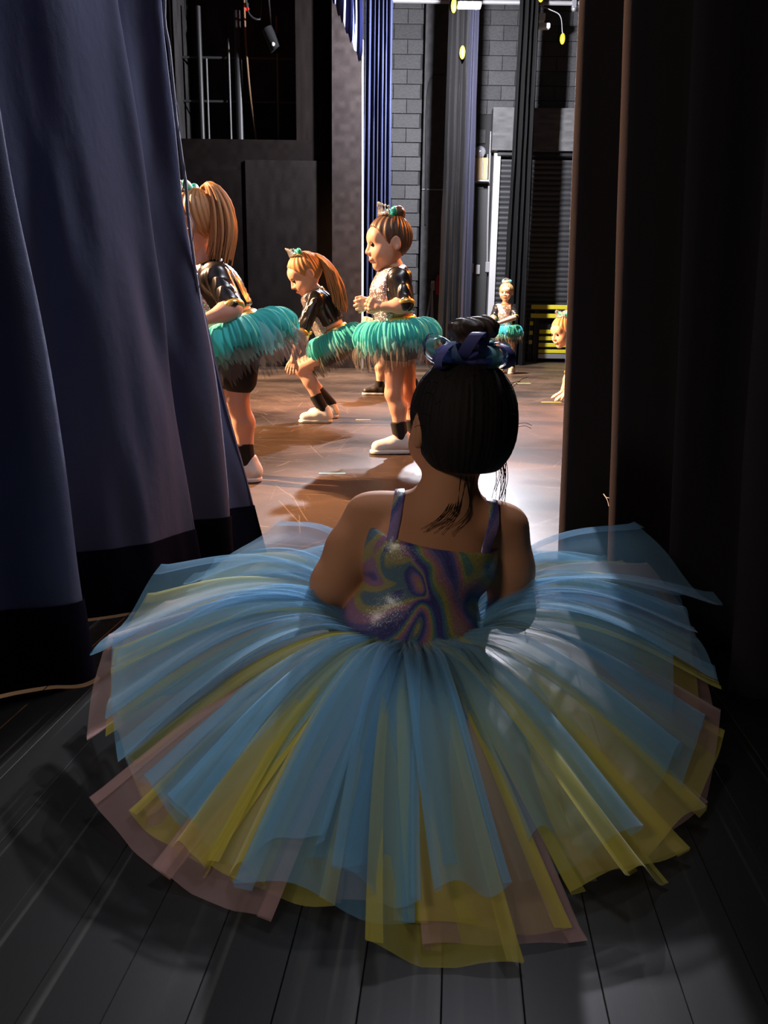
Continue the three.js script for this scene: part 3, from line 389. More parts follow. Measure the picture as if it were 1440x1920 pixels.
function handField(W, D, N, s, curl, thumbSide) { // W wrist, D finger direction, N palm normal
  D = norm(D); const S = norm(cross(D, N)).multiplyScalar(thumbSide); N = norm(cross(S, D)).multiplyScalar(thumbSide); const A = (a, b, c) => W.clone().addScaledVector(D, a * s).addScaledVector(S, b * s).addScaledVector(N, c * s), fs = [], pts = [];
  fs.push(capsule(W, 0.019 * s, A(0.02, 0, 0), 0.018 * s)); const spread = [0.024, 0.008, -0.008, -0.022], len = [0.040, 0.046, 0.043, 0.034];
  spread.forEach((b, i) => { const k = A(0.058 - 0.004 * Math.abs(i - 1.3), b, 0); fs.push(capsule(A(0.015, b * 0.5, 0), 0.0125 * s, k, 0.0105 * s));
    let p = k, ang = curl * 0.6; for (let j = 0; j < 3; j++) { const l = len[i] * [0.45, 0.32, 0.26][j] * s, q = p.clone().addScaledVector(D, Math.cos(ang) * l).addScaledVector(N, Math.sin(ang) * l).addScaledVector(S, b * 0.25 * l / 0.04); fs.push(capsule(p, (0.0084 - j * 0.0008) * s, q, (0.0078 - j * 0.0009) * s)); pts.push(q); p = q; ang += curl; } });
  const t0 = A(0.018, 0.018, 0.002), t1 = A(0.042, 0.036, 0.010), t2 = A(0.062, 0.042, 0.018); fs.push(capsule(t0, 0.011 * s, t1, 0.0092 * s), capsule(t1, 0.0090 * s, t2, 0.0075 * s)); pts.push(t2, W.clone().addScaledVector(D, -0.015 * s), A(0.05, -0.03, 0), A(0.05, 0.04, 0));
  return { f: join(fs, 0.005 * s), pts };
}
// ruffled skirt layer, axis y, shared by the dancers
function ruffle(prof, pleats, amp, seed, hem = 0.012) {
  const nu = pleats * 7, nv = 14, pos = [], uv = [], idx = [], c = new THREE.CatmullRomCurve3(prof.map(p => V(p[0], p[1], 0)));
  for (let i = 0; i <= nu; i++) { const th = i % nu / nu * Math.PI * 2, ph = th * pleats + 2.2 * Math.sin(th * 5 + seed) + 1.3 * Math.sin(th * 11 + seed * 2), lump = 0.5 + 0.5 * Math.sin(th * 7 + seed) * Math.sin(th * 3 + 2 * seed);
    for (let j = 0; j <= nv; j++) { const s = j / nv, q = c.getPoint(s), nz = noise(th * 9 + seed * 7, s * 2.5, seed), k = amp * (0.25 + s) * (Math.sin(ph) + 1.6 * (nz - 0.5)), r = q.x * (1 + 0.16 * (lump - 0.5) * s + 0.14 * (noise(th * 4, s * 1.5, seed + 3) - 0.5) * s) + k, y = q.y + k * 0.5 * Math.cos(ph * 0.5) + 0.03 * (nz - 0.5) * s + hem * s * s * (Math.sin(ph * 1.7 + seed) + 2 * (lump - 0.5)); pos.push(Math.cos(th) * r, y, Math.sin(th) * r); uv.push(i / nu, s); } }
  for (let i = 0; i < nu; i++) for (let j = 0; j < nv; j++) { const q = i * (nv + 1) + j; idx.push(q, q + 1, q + nv + 1, q + 1, q + nv + 2, q + nv + 1); }
  const g = new THREE.BufferGeometry(); g.setAttribute('position', new THREE.Float32BufferAttribute(pos, 3)); g.setAttribute('uv', new THREE.Float32BufferAttribute(uv, 2)); g.setIndex(idx); g.computeVertexNormals(); return g;
}
const SK = {
  top: ruffle([[0.085, 0.030], [0.120, 0.050], [0.165, 0.030], [0.190, -0.020], [0.182, -0.060]], 58, 0.0048, 1),
  mid: ruffle([[0.085, 0.020], [0.125, 0.028], [0.168, 0.000], [0.185, -0.055], [0.176, -0.095]], 50, 0.005, 2.3),
  net: ruffle([[0.085, 0.010], [0.120, 0.005], [0.165, -0.040], [0.192, -0.100], [0.190, -0.150]], 44, 0.0055, 4.1, 0.018),
};
const tiaraGeo = (() => { const g = []; for (let i = 0; i < 9; i++) { const a = (i - 4) * 0.24, h = 0.045 - 0.005 * Math.abs(i - 4), x = Math.sin(a) * 0.055, z = Math.cos(a) * 0.055 - 0.055; g.push(new THREE.ConeGeometry(0.0065, h, 6).translate(x, h / 2, z), new THREE.SphereGeometry(0.005, 6, 5).translate(x, h, z)); } for (let i = 0; i < 8; i++) { const a0 = (i - 4) * 0.24, a1 = a0 + 0.24; g.push(bar([Math.sin(a0) * 0.055, 0.004, Math.cos(a0) * 0.055 - 0.055], [Math.sin(a1) * 0.055, 0.004, Math.cos(a1) * 0.055 - 0.055], 0.006)); } return merge(g); })();
const bowGeo = (() => { const loop = k => new THREE.SphereGeometry(0.03, 14, 10).scale(1.0, 0.62, 0.42).rotateZ(k * 0.35).translate(k * 0.030, 0.006, 0); return merge([loop(1), loop(-1), new THREE.SphereGeometry(0.012, 10, 8), new THREE.SphereGeometry(0.03, 10, 8).scale(0.9, 0.35, 0.25).rotateZ(-0.9).translate(0.022, -0.022, 0), new THREE.SphereGeometry(0.03, 10, 8).scale(0.9, 0.35, 0.25).rotateZ(0.9).translate(-0.022, -0.022, 0)]); })();
function orient(o, pos, R, U, F) { o.position.copy(pos); o.quaternion.setFromRotationMatrix(new THREE.Matrix4().makeBasis(R, U, cross(R, U))); if (cross(R, U).dot(F) < 0) {} return o; }

function dancer(k, label) {
  const j = {}; for (const n in k.j) if (n !== 'base') j[n] = VA(k.j[n]);
  const b = k.j.base, t = thing('person', label, 'person', [b[0], 0, b[2]]), s = k.s ?? 1.08, H = frame(VA(k.look), k.up ? VA(k.up) : V(0, 1, 0)), body = frame(VA(k.face)), B = body.F;
  const spine = norm(j.che.clone().sub(j.pel)), g = k.girth ?? 1;
  const mid = (a, b, t) => a.clone().lerp(b, t);
  const trunk = [capsule(j.pel, 0.082 * g, j.che, 0.080 * g), capsule(j.hL, 0.058 * g, j.hR, 0.058 * g), capsule(mid(j.sL, j.sR, 0.1), 0.045 * g, mid(j.sL, j.sR, 0.9), 0.045 * g), capsule(j.che, 0.076 * g, j.nec, 0.046 * g)];
  const arms = ['L', 'R'].map(q => [capsule(j['s' + q], 0.037 * g, j['e' + q], 0.030 * g), capsule(j['e' + q], 0.030 * g, mid(j['e' + q], j['w' + q], 0.3), 0.030 * g), capsule(mid(j['e' + q], j['w' + q], 0.3), 0.030 * g, j['w' + q], 0.020 * g)]);
  const legs = ['L', 'R'].map(q => { const h = j['h' + q], kn = j['k' + q], a = j['a' + q], toe = norm(VA(k.toe?.[q] ?? k.face).setY(0)); const calf = mid(kn, a, 0.3).addScaledVector(toe, -0.012); return { toe, a, f: [capsule(h, 0.058 * g, kn, 0.038 * g), capsule(kn, 0.037 * g, calf, 0.038 * g), capsule(calf, 0.038 * g, a, 0.026 * g), capsule(a, 0.028 * g, a.clone().addScaledVector(toe, 0.06).setY(0.035), 0.022 * g)] }; });
  const all = join([...trunk, capsule(j.nec, 0.034 * g, j.hea, 0.036 * g), ...arms.flat(), ...legs.flatMap(l => l.f)], 0.022);
  const [lo, hi] = bounds(Object.values(j), 0.13); lo[1] = Math.max(lo[1], -0.02);
  const geos = [net(all, lo, hi, 0.0095)];
  const hf = headField(j.hea, H.F, H.R, H.U, s), [hl, hh] = bounds([j.hea], 0.125 * s); geos.push(net(hf, hl, hh, k.fine ? 0.0036 : 0.005));
  for (const q of ['L', 'R']) { const d = k.hand?.[q] ? VA(k.hand[q]) : j['w' + q].clone().sub(j['e' + q]), n = k.palm?.[q] ? VA(k.palm[q]) : V(0, -1, 0.2); const h = handField(j['w' + q], d, n, 0.92 * g, k.curl ?? 0.45, q === 'L' ? 1 : -1), [l2, h2] = bounds(h.pts, 0.03); geos.push(net(h.f, l2, h2, 0.0042)); }
  mesh('body', merge(geos), M.skin, t);
  // face
  const A = (r, u, f) => at(j.hea, H.R, H.U, H.F, r * s, u * s, f * s);
  for (const e of [1, -1]) { const p = A(e * 0.028, 0.001, 0.0755); mesh('eye', new THREE.SphereGeometry(0.0085 * s, 10, 8).translate(p.x, p.y, p.z), M.eye, t); const q0 = A(e * 0.018, 0.019, 0.082), q1 = A(e * 0.032, 0.023, 0.078), q2 = A(e * 0.044, 0.018, 0.068); mesh('eyebrow', tube([q0.toArray(), q1.toArray(), q2.toArray()], 0.0022 * s, 6, 5), k.hair, t); }
  { const p = ellipsoid(A(0, -0.055, 0.082), H.R, H.U, H.F, [0.018 * s, 0.007 * s, 0.009 * s]), [l, h] = bounds([A(0, -0.055, 0.082)], 0.025 * s); mesh('lips', net(p, l, h, 0.003), M.lips, t); }
  // hair pulled back, with a bun or a ponytail
  const cap = ellipsoid(A(0, 0.024, -0.010), H.R, H.U, H.F, [0.079 * s, 0.087 * s, 0.092 * s]), cutN = norm(H.F.clone().multiplyScalar(0.86).addScaledVector(H.U, -0.5)), cut = plane(A(0, 0.060, 0.060), cutN), earCut = [1, -1].map(e => ellipsoid(A(e * 0.078, -0.012, -0.006), H.R, H.U, H.F, [0.022 * s, 0.032 * s, 0.022 * s]));
  const knot = k.bun ? A(0, 0.095, -0.052) : A(0, 0.092, -0.050), hairF = (x, y, z) => { const w = 0.0018 * s * Math.sin(70 * Math.atan2((x - knot.x) * H.R.x + (y - knot.y) * H.R.y + (z - knot.z) * H.R.z, (x - knot.x) * H.F.x + (y - knot.y) * H.F.y + (z - knot.z) * H.F.z) * 0.4); let d = smax(cap(x, y, z) + w, cut(x, y, z), 0.008 * s); d = smax(d, -Math.min(earCut[0](x, y, z), earCut[1](x, y, z)), 0.006 * s); return d; };
  const hairParts = [net(hairF, ...bounds([j.hea], 0.125 * s), 0.0048)];
  const R = mulberry(k.seed);
  if (k.bun) { const bf = join([ellipsoid(knot.clone().addScaledVector(H.U, 0.014 * s), H.R, H.U, H.F, [0.032 * s, 0.027 * s, 0.032 * s]), ellipsoid(knot, H.R, H.U, H.F, [0.022 * s, 0.022 * s, 0.022 * s])], 0.012), [l, h] = bounds([knot], 0.065 * s); hairParts.push(net((x, y, z) => bf(x, y, z) + 0.0022 * Math.sin(220 * (x + z) + 90 * y), l, h, 0.0045)); }
  else { const tail = k.tail.map(VA); for (let i = 0; i < 70; i++) { const a = R() * 6.28, rr = Math.sqrt(R()), pts = tail.map((p, n) => { const w = [0.012, 0.034, 0.044, 0.042, 0.034][Math.min(4, n)] * (k.tailWidth ?? 1) * rr, f = n / (tail.length - 1); return p.clone().add(V(Math.cos(a) * w + (R() - 0.5) * 0.02 * f, (R() - 0.5) * 0.035 * f, Math.sin(a) * w * 0.8)); }); pts.unshift(knot.clone()); hairParts.push(strand(pts, 0.0085, 12, 5)); } }
  mesh('hair', merge(hairParts), k.hair, t);
  const tg = orient(mesh('tiara', tiaraGeo, M.crystal, t), A(0, 0.108, 0.022), H.R.clone().negate(), H.U, H.F); tg.scale.setScalar(s * 1.05);
  const bw = orient(mesh('bow', bowGeo, M.bowTeal, t), knot.clone().addScaledVector(H.U, 0.012 * s).addScaledVector(H.F, 0.026 * s), H.R.clone().negate(), H.U, H.F); bw.scale.setScalar(s * 1.0);
  // cropped jacket with sequin front, gold collar, cuffs and belt
  const off = 0.013, sl = ['L', 'R'].map(q => capsule(j['s' + q], 0.043 * g, mid(j['s' + q], j['e' + q], 0.97), 0.041 * g)), jt = join([...trunk.map(f => (x, y, z) => f(x, y, z) - off), ...sl], 0.02), low = plane(mid(j.pel, j.che, 0.52), spine.clone().negate()), neckTop = plane(j.nec.clone().addScaledVector(spine, 0.010), spine), wr = (x, y, z) => 0.0035 * Math.sin(55 * x + 38 * y + 10 * Math.sin(40 * z));
  const jf = (x, y, z) => smax(smax(jt(x, y, z) + wr(x, y, z), low(x, y, z), 0.006), neckTop(x, y, z), 0.006); mesh('jacket', net(jf, lo, hi, 0.0085), M.jacket, t);
  const tr = join(trunk, 0.02), frontP = plane(mid(j.nec, j.che, 0.5).addScaledVector(B, 0.012), B.clone().negate()), side = norm(cross(B, spine)), wide = (x, y, z) => Math.abs((x - j.che.x) * side.x + (y - j.che.y) * side.y + (z - j.che.z) * side.z) - 0.085 * g;
  const sf = (x, y, z) => Math.max(smax(tr(x, y, z) - off - 0.006, frontP(x, y, z), 0.004), plane(mid(j.pel, j.che, 0.34), spine.clone().negate())(x, y, z), neckTop(x, y, z), wide(x, y, z)); mesh('sequin_front', net(sf, lo, hi, 0.0075), M.sequin, t);
  const ring = (name, c, n, r, th, sq = 1) => { const m = mesh(name, new THREE.TorusGeometry(r, th, 8, 26).scale(1, 1, sq), M.gold, t); m.position.copy(c); m.quaternion.setFromUnitVectors(V(0, 0, 1), norm(n)); return m; };
  ring('collar', j.nec.clone().addScaledVector(spine, -0.002), spine, 0.048 * g, 0.011, 1.6); ring('belt', mid(j.pel, j.che, 0.30), spine, 0.088 * g, 0.013, 2.4);
  for (const q of ['L', 'R']) ring('cuff', mid(j['s' + q], j['e' + q], 0.97), j['e' + q].clone().sub(j['s' + q]), 0.036 * g, 0.0085, 1.5);
  // skirt, shorts
  const sk = group('skirt', t); sk.position.copy(mid(j.pel, j.che, k.skirtAt ?? 0.14)); sk.quaternion.setFromUnitVectors(V(0, 1, 0), norm(spine.clone().lerp(V(0, 1, 0), k.skirtUp ?? 0.3))); sk.scale.set(k.skirt ?? 1, k.skirtH ?? 1, k.skirt ?? 1);
  const sa = mesh('tulle_layer', SK.top, M.teal, sk); const sb = mesh('tulle_layer', SK.mid, M.mint, sk); sb.rotation.y = k.seed; const sc = mesh('net_underlayer', SK.net, M.netDark, sk); sa.rotation.y = k.seed * 2.1; sc.rotation.y = k.seed * 1.3;
  const sh = join([trunk[0], trunk[1], ...['L', 'R'].map(q => capsule(j['h' + q], 0.062 * g, mid(j['h' + q], j['k' + q], k.shorts ?? 0.12), 0.058 * g))], 0.02), hiP = plane(mid(j.pel, j.che, 0.3), spine); mesh('shorts', net((x, y, z) => smax(sh(x, y, z) - 0.006, hiP(x, y, z), 0.006), lo, hi, 0.009), M.shorts, t);
  // socks and shoes
  legs.forEach((l, i) => { const a = l.a, kn = j[i ? 'kR' : 'kL'], up = mid(a, kn, 0.36), sf2 = capsule(a.clone().lerp(kn, -0.05), 0.034 * g, up, 0.037 * g), [l1, h1] = bounds([a, up], 0.05); const lid = norm(kn.clone().sub(a)), pl = plane(up, lid); mesh('sock', net((x, y, z) => smax(sf2(x, y, z), pl(x, y, z), 0.004), l1, h1, 0.006), M.sock, t);
    const heel = V(a.x, 0, a.z).addScaledVector(l.toe, -0.020), y0 = k.lift?.[i] ?? 0, S = (f, y) => heel.clone().addScaledVector(l.toe, f).setY(y + y0), sd = V(-l.toe.z, 0, l.toe.x), up0 = V(0, 1, 0);
    const sf3 = join([capsule(S(0, 0.040), 0.036, S(0.05, 0.044), 0.034), capsule(S(0.05, 0.046), 0.034, S(0.125, 0.030), 0.031), capsule(S(-0.004, 0.040), 0.033, S(0.008, 0.080), 0.032)], 0.02), op = capsule(a.clone().setY(0.10 + y0), 0.030, a.clone().setY(0.13 + y0).addScaledVector(lid, 0.02), 0.034), [l3, h3] = bounds([S(0, 0.05), S(0.125, 0.05)], 0.075), flo = y0 + 0.012;
    const shm = mesh('shoe', net((x, y, z) => smax(smax(sf3(x, y, z), flo - y, 0.004), -op(x, y, z), 0.004), l3, h3, 0.005), (k.shoes?.[i]) ?? M.shoe, t);
    const so = join([capsule(S(0.0, 0.012), 0.0385, S(0.06, 0.012), 0.035), capsule(S(0.06, 0.012), 0.035, S(0.128, 0.012), 0.035)], 0.01); mesh('sole', net((x, y, z) => smax(smax(so(x, y, z), y - y0 - 0.020, 0.003), y0 + 0.0015 - y, 0.002), l3, h3, 0.005), M.sole, shm);
    const lace = []; for (let n = 0; n < 3; n++) { const f = 0.050 + n * 0.022, y = 0.082 - n * 0.009, p = S(f, y); lace.push(tube([p.clone().addScaledVector(sd, -0.018).setY(p.y - 0.008).toArray(), p.toArray(), p.clone().addScaledVector(sd, 0.018).setY(p.y - 0.008).toArray()], 0.0028, 6, 5)); } mesh('laces', merge(lace), M.white, shm); });
  return t;
}

dancer({ j: {base:[0.051,0,-3.73],pel:[-0.002,0.525,0.0],che:[-0.029,0.722,0.0],nec:[-0.021,0.818,0.0],hea:[-0.047,0.931,0.01],sL:[0.005,0.774,0.08],sR:[-0.047,0.781,-0.08],eL:[0.029,0.664,0.13],wL:[-0.073,0.654,0.13],eR:[-0.045,0.661,-0.13],wR:[-0.122,0.679,-0.01],hL:[-0.004,0.484,0.07],hR:[0.03,0.481,-0.07],kL:[-0.015,0.275,0.07],kR:[0.051,0.271,-0.05],aL:[0.02,0.08,0.06],aR:[0.086,0.079,-0.06]}, look: [-1, -0.16, 0.30], face: [-1, 0, 0.2], hair: M.hairBrown, bun: true, seed: 1, s: 1.10, fine: true, curl: 0.7, hand: { L: [-1, 0.25, -0.1], R: [-0.8, -0.3, 0.5] }, palm: { L: [0, 0.2, -1], R: [0, 0, -1] }, skirt: 1.0 }, 'standing dancer with brown bun, teal bow and teal skirt, arms folded');
dancer({ j: {base:[-0.395,0,-4.83],pel:[0.11,0.459,0.01],che:[0.01,0.662,0.01],nec:[-0.026,0.751,0.01],hea:[-0.078,0.852,0.01],sL:[-0.013,0.707,0.1],sR:[-0.054,0.711,-0.08],eL:[-0.09,0.52,0.17],wL:[-0.132,0.38,0.19],eR:[-0.099,0.524,-0.14],wR:[-0.153,0.387,-0.14],hL:[0.101,0.43,0.07],hR:[0.094,0.425,-0.05],kL:[-0.101,0.314,0.08],kR:[-0.149,0.315,-0.1],aL:[0.022,0.084,0.07],aR:[0.046,0.098,-0.17]}, look: [-0.85, -0.55, 0.25], face: [-0.9, -0.35, 0.1], hair: M.hairGold, seed: 2, s: 1.12, skirt: 1.0, shorts: 0.3, skirtUp: 0.1, tail: [[-0.0, 0.953, 0.01], [0.063, 0.87, 0.03], [0.106, 0.761, 0.04], [0.125, 0.657, 0.04]], hand: { L: [-0.35, -1, 0.1], R: [-0.3, -1, 0] }, palm: { L: [0.3, 0, -1], R: [0, 0, 1] }, curl: 0.15 }, 'crouching dancer with bent knees, golden ponytail hanging over her back');
dancer({ j: {base:[-0.532,0,-3.0],pel:[0.004,0.517,0.0],che:[-0.082,0.695,0.0],nec:[-0.117,0.778,0.0],hea:[-0.159,0.919,0.0],sL:[-0.06,0.733,0.1],sR:[-0.146,0.745,-0.1],eL:[0.002,0.629,0.16],wL:[-0.088,0.592,0.2],eR:[-0.175,0.61,-0.16],wR:[-0.233,0.59,-0.1],hL:[0.01,0.481,0.07],hR:[-0.029,0.475,-0.07],kL:[-0.007,0.294,0.07],kR:[-0.076,0.291,-0.07],aL:[0.013,0.071,0.04],aR:[-0.088,0.073,-0.1]}, look: [-1, -0.25, -0.15], face: [-1, -0.2, 0.05], hair: M.hairGold, seed: 3, s: 1.10, skirt: 1.12, shorts: 0.5, skirtUp: 0.2, tailWidth: 1.05, tail: [[-0.092, 1.052, 0.03], [-0.055, 0.99, 0.04], [-0.041, 0.901, 0.05], [-0.06, 0.797, 0.05]], curl: 0.4 }, 'dancer half hidden by the navy curtain, long golden ponytail');
dancer({ j: {base:[0.053,0,-6.66],pel:[0.015,0.39,0.02],che:[-0.001,0.609,0.02],nec:[-0.003,0.713,0.02],hea:[-0.026,0.829,0.02],sL:[0.01,0.675,0.11],sR:[-0.023,0.677,-0.07],eL:[-0.065,0.588,0.16],wL:[-0.166,0.594,0.16],eR:[0.014,0.58,-0.12],wR:[-0.007,0.494,-0.09],hL:[-0.006,0.35,0.08],hR:[0.039,0.346,-0.04],kL:[-0.104,0.22,0.06],kR:[0.116,0.217,-0.04],aL:[-0.106,0.063,0.04],aR:[0.198,0.07,-0.04]}, look: [-1, -0.05, 0.2], face: [-1, 0, 0.1], hair: M.hairBrown, bun: true, seed: 4, s: 1.0, skirt: 0.85, shoes: [M.shoeBlack, M.shoe], palm: { L: [0, -0.3, -1], R: [0, 0, 1] } }, 'dancer hidden behind the standing one, only her lower legs and a black shoe visible');
dancer({ j: {base:[1.431,0,-9.7],pel:[-0.021,0.484,-0.02],che:[-0.04,0.686,0.0],nec:[-0.038,0.79,0.0],hea:[-0.045,0.933,0.04],sL:[0.045,0.76,0.04],sR:[-0.133,0.758,-0.03],eL:[0.063,0.651,0.12],wL:[-0.157,0.582,0.3],eR:[-0.181,0.642,0.04],wR:[-0.24,0.592,0.23],hL:[0.035,0.424,0.01],hR:[-0.073,0.422,-0.03],kL:[0.046,0.246,0.04],kR:[-0.082,0.248,0.0],aL:[0.071,0.064,0.02],aR:[-0.058,0.066,-0.02]}, look: [-0.35, -0.08, 1], face: [-0.3, 0, 1], hair: M.hairBlond, bun: true, seed: 5, s: 1.02, skirt: 1.05, hand: { L: [-0.8, -0.1, 0.6], R: [-0.6, -0.2, 0.7] }, palm: { L: [0, 1, 0.2], R: [0, 1, 0.2] } }, 'small far dancer facing the camera with both hands held out');
dancer({ j: {base:[1.489,0,-6.2],pel:[0.159,0.275,0.02],che:[-0.003,0.385,0.02],nec:[-0.068,0.443,0.02],hea:[-0.159,0.533,0.04],sL:[-0.052,0.403,0.12],sR:[-0.03,0.397,-0.08],eL:[-0.083,0.226,0.17],wL:[-0.141,0.081,0.15],eR:[-0.058,0.215,-0.12],wR:[-0.107,0.072,-0.1],hL:[0.137,0.251,0.08],hR:[0.169,0.244,-0.04],kL:[-0.021,0.232,0.14],kR:[0.02,0.226,-0.1],aL:[0.113,0.072,0.1],aR:[0.18,0.065,-0.08]}, look: [-0.9, -0.32, 0.42], face: [-0.9, -0.4, 0.1], hair: M.hairBlond, bun: true, seed: 6, s: 1.08, skirt: 0.9, hand: { L: [-0.8, -0.5, 0.1], R: [-0.8, -0.4, 0] }, palm: { L: [0, -1, 0], R: [0, -1, 0] }, curl: 0.1 }, 'dancer crouching by the black curtain, only her blond head showing');

// ---------- the girl in the tutu ----------
{
  const t = thing('person', 'little girl seen from behind in swirl print leotard and big blue yellow tutu', 'person', [0.049, 0, -1.19]);
  const pel = V(-0.003, 0.083, 0.01), wai = V(-0.004, 0.132, 0.015), che = V(0.022, 0.242, -0.008), nec = V(0.047, 0.318, -0.025), hea = V(0.064, 0.440, -0.045);
  const sL = V(-0.074, 0.300, -0.032), sR = V(0.142, 0.286, -0.026), eL = V(-0.126, 0.196, -0.008), wL = V(-0.085, 0.190, -0.20), eR = V(0.158, 0.152, -0.02), wR = V(0.12, 0.13, -0.21);
  const X = (v, d) => V(v.x + d, v.y - d * 0.05, v.z);
  const trunk = [capsule(X(pel, -0.035), 0.078, X(pel, 0.035), 0.078), capsule(X(wai, -0.034), 0.074, X(wai, 0.034), 0.074), capsule(X(che, -0.036), 0.069, X(che, 0.036), 0.069), capsule(wai, 0.072, che, 0.072), capsule(sL.clone().lerp(sR, 0.14), 0.040, sL.clone().lerp(sR, 0.86), 0.040), capsule(che, 0.060, nec, 0.046), capsule(nec, 0.034, sL.clone().lerp(nec, 0.35), 0.026), capsule(nec, 0.034, sR.clone().lerp(nec, 0.35), 0.026)];
  const limbs = [[sL, eL, wL], [sR, eR, wR]].flatMap(([s, e, w]) => [capsule(s, 0.037, s.clone().lerp(e, 0.5), 0.037), capsule(s.clone().lerp(e, 0.5), 0.037, e, 0.034), capsule(e, 0.034, e.clone().lerp(w, 0.35), 0.033), capsule(e.clone().lerp(w, 0.35), 0.033, w, 0.021)]);
  const legs = [-1, 1].flatMap(k => { const h = V(k * 0.05, 0.070, 0.0), kn = V(k * 0.11, 0.056, -0.24), a = V(k * 0.075, 0.034, -0.03), f = V(k * 0.06, 0.026, 0.06); return [capsule(h, 0.056, kn, 0.046), capsule(kn, 0.044, a, 0.030), capsule(a, 0.028, f, 0.022)]; });
  const H = frame(V(-0.42, -0.05, -1), V(0.06, 1, 0)), s = 0.98, A = (r, u, f) => at(hea, H.R, H.U, H.F, r * s, u * s, f * s);
  const neck = capsule(nec.clone().add(V(0, -0.01, 0)), 0.043, hea.clone().add(V(-0.004, -0.03, 0.0)), 0.042), head = headField(hea, H.F, H.R, H.U, s);
  const skinF = join([...trunk, neck, ...limbs, ...legs], 0.020), whole = (x, y, z) => smin(skinF(x, y, z), head(x, y, z), 0.014);
  const gs = [net(whole, [-0.26, -0.0, -0.42], [0.28, 0.56, 0.14], 0.0055)];
  for (const [w, e, k, ts] of [[wL, eL, V(0.5, 0.1, -1), 1], [wR, eR, V(-0.5, 0, -1), -1]]) { const h = handField(w, k, V(-ts * -0.3, -1, 0), 0.8, 0.5, ts), [l, q] = bounds(h.pts, 0.025); gs.push(net(h.f, l, q, 0.0038)); }
  mesh('body', merge(gs), M.skinGirl, t);
  for (const e of [1, -1]) { const p = A(e * 0.028, 0.001, 0.0755); mesh('eye', new THREE.SphereGeometry(0.0085 * s, 10, 8).translate(p.x, p.y, p.z), M.eye, t); }
  { const c = A(0, -0.055, 0.082), [l, h] = bounds([c], 0.025); mesh('lips', net(ellipsoid(c, H.R, H.U, H.F, [0.018 * s, 0.007 * s, 0.009 * s]), l, h, 0.003), M.lips, t); }
  // leotard
  const torso = join(trunk, 0.020), armpit = join(limbs, 0.02), nl = V(-0.064, 0.288, 0.066), nN = norm(V(0.155, 1, 0.10)), top = plane(nl, nN), topF = (x, y, z) => smax(top(x, y, z), 0, 0.0001);
  const bod = (x, y, z) => smax(smax(torso(x, y, z) - 0.0045, smin(top(x, y, z), 1e3, 0.001), 0.003), 0.09 - y, 0.004);
  const bg = net(bod, [-0.15, 0.06, -0.12], [0.17, 0.33, 0.12], 0.0045); { const p = bg.attributes.position, uv = bg.attributes.uv; for (let i = 0; i < p.count; i++) uv.setXY(i, Math.atan2(p.getX(i) - 0.01, p.getZ(i)) * 0.24 + 0.5, p.getY(i) / 0.42 + 0.12); }
  const leo = mesh('leotard', bg, M.bodice, t);
  const hug = (p, o) => { p = p.clone(); for (let i = 0; i < 6; i++) { const e = 0.002, d = skinF(p.x, p.y, p.z) - o, n = V(skinF(p.x + e, p.y, p.z) - skinF(p.x - e, p.y, p.z), skinF(p.x, p.y + e, p.z) - skinF(p.x, p.y - e, p.z), skinF(p.x, p.y, p.z + e) - skinF(p.x, p.y, p.z - e)).normalize(); p.addScaledVector(n, -d); } return p; };
  const strap = (pts, w) => { const c = new THREE.CatmullRomCurve3(pts.map(p => hug(VA(p), 0.003))), n = 22, pos = [], uv = [], idx = []; for (let i = 0; i <= n; i++) { const p = c.getPointAt(i / n), tn = c.getTangentAt(i / n), e = 0.002, g = V(skinF(p.x + e, p.y, p.z) - skinF(p.x - e, p.y, p.z), skinF(p.x, p.y + e, p.z) - skinF(p.x, p.y - e, p.z), skinF(p.x, p.y, p.z + e) - skinF(p.x, p.y, p.z - e)).normalize(), sd = norm(cross(tn, g)); for (const [a, b] of [[-1, -0.0025], [-0.8, 0.0016], [0.8, 0.0016], [1, -0.0025]]) { const q = p.clone().addScaledVector(sd, a * w).addScaledVector(g, b); pos.push(q.x, q.y, q.z); uv.push(a * 0.03 + 0.2, i / n * 0.4); } }
    for (let i = 0; i < n; i++) for (let j = 0; j < 3; j++) { const q = i * 4 + j; idx.push(q, q + 1, q + 4, q + 1, q + 5, q + 4); } const g = new THREE.BufferGeometry(); g.setAttribute('position', new THREE.Float32BufferAttribute(pos, 3)); g.setAttribute('uv', new THREE.Float32BufferAttribute(uv, 2)); g.setIndex(idx); g.computeVertexNormals(); return g; };
  const strapM = M.bodice.clone(); strapM.side = THREE.DoubleSide;
  mesh('strap', strap([[-0.050, 0.272, 0.068], [-0.044, 0.300, 0.058], [-0.034, 0.332, 0.030], [-0.027, 0.352, -0.01], [-0.024, 0.34, -0.06], [-0.02, 0.29, -0.09]], 0.0085), strapM, leo);
  mesh('strap', strap([[0.116, 0.244, 0.062], [0.118, 0.275, 0.052], [0.119, 0.308, 0.025], [0.117, 0.327, -0.01], [0.110, 0.315, -0.06], [0.09, 0.27, -0.09]], 0.0085), strapM, leo);
  // hair combed up to a bun
  const knot = A(0.0, 0.108, -0.022), capH = ellipsoid(A(0, 0.022, -0.014), H.R, H.U, H.F, [0.081 * s, 0.090 * s, 0.092 * s]), nape = ellipsoid(A(0, -0.018, -0.034), H.R, H.U, H.F, [0.066 * s, 0.062 * s, 0.062 * s]), cut = plane(A(0, 0.062, 0.058), norm(H.F.clone().multiplyScalar(0.86).addScaledVector(H.U, -0.5))), ec = [1, -1].map(e => ellipsoid(A(e * 0.080, -0.010, -0.004), H.R, H.U, H.F, [0.020 * s, 0.032 * s, 0.022 * s])), low = plane(A(0, -0.066, -0.04), norm(H.U.clone().multiplyScalar(-1)));
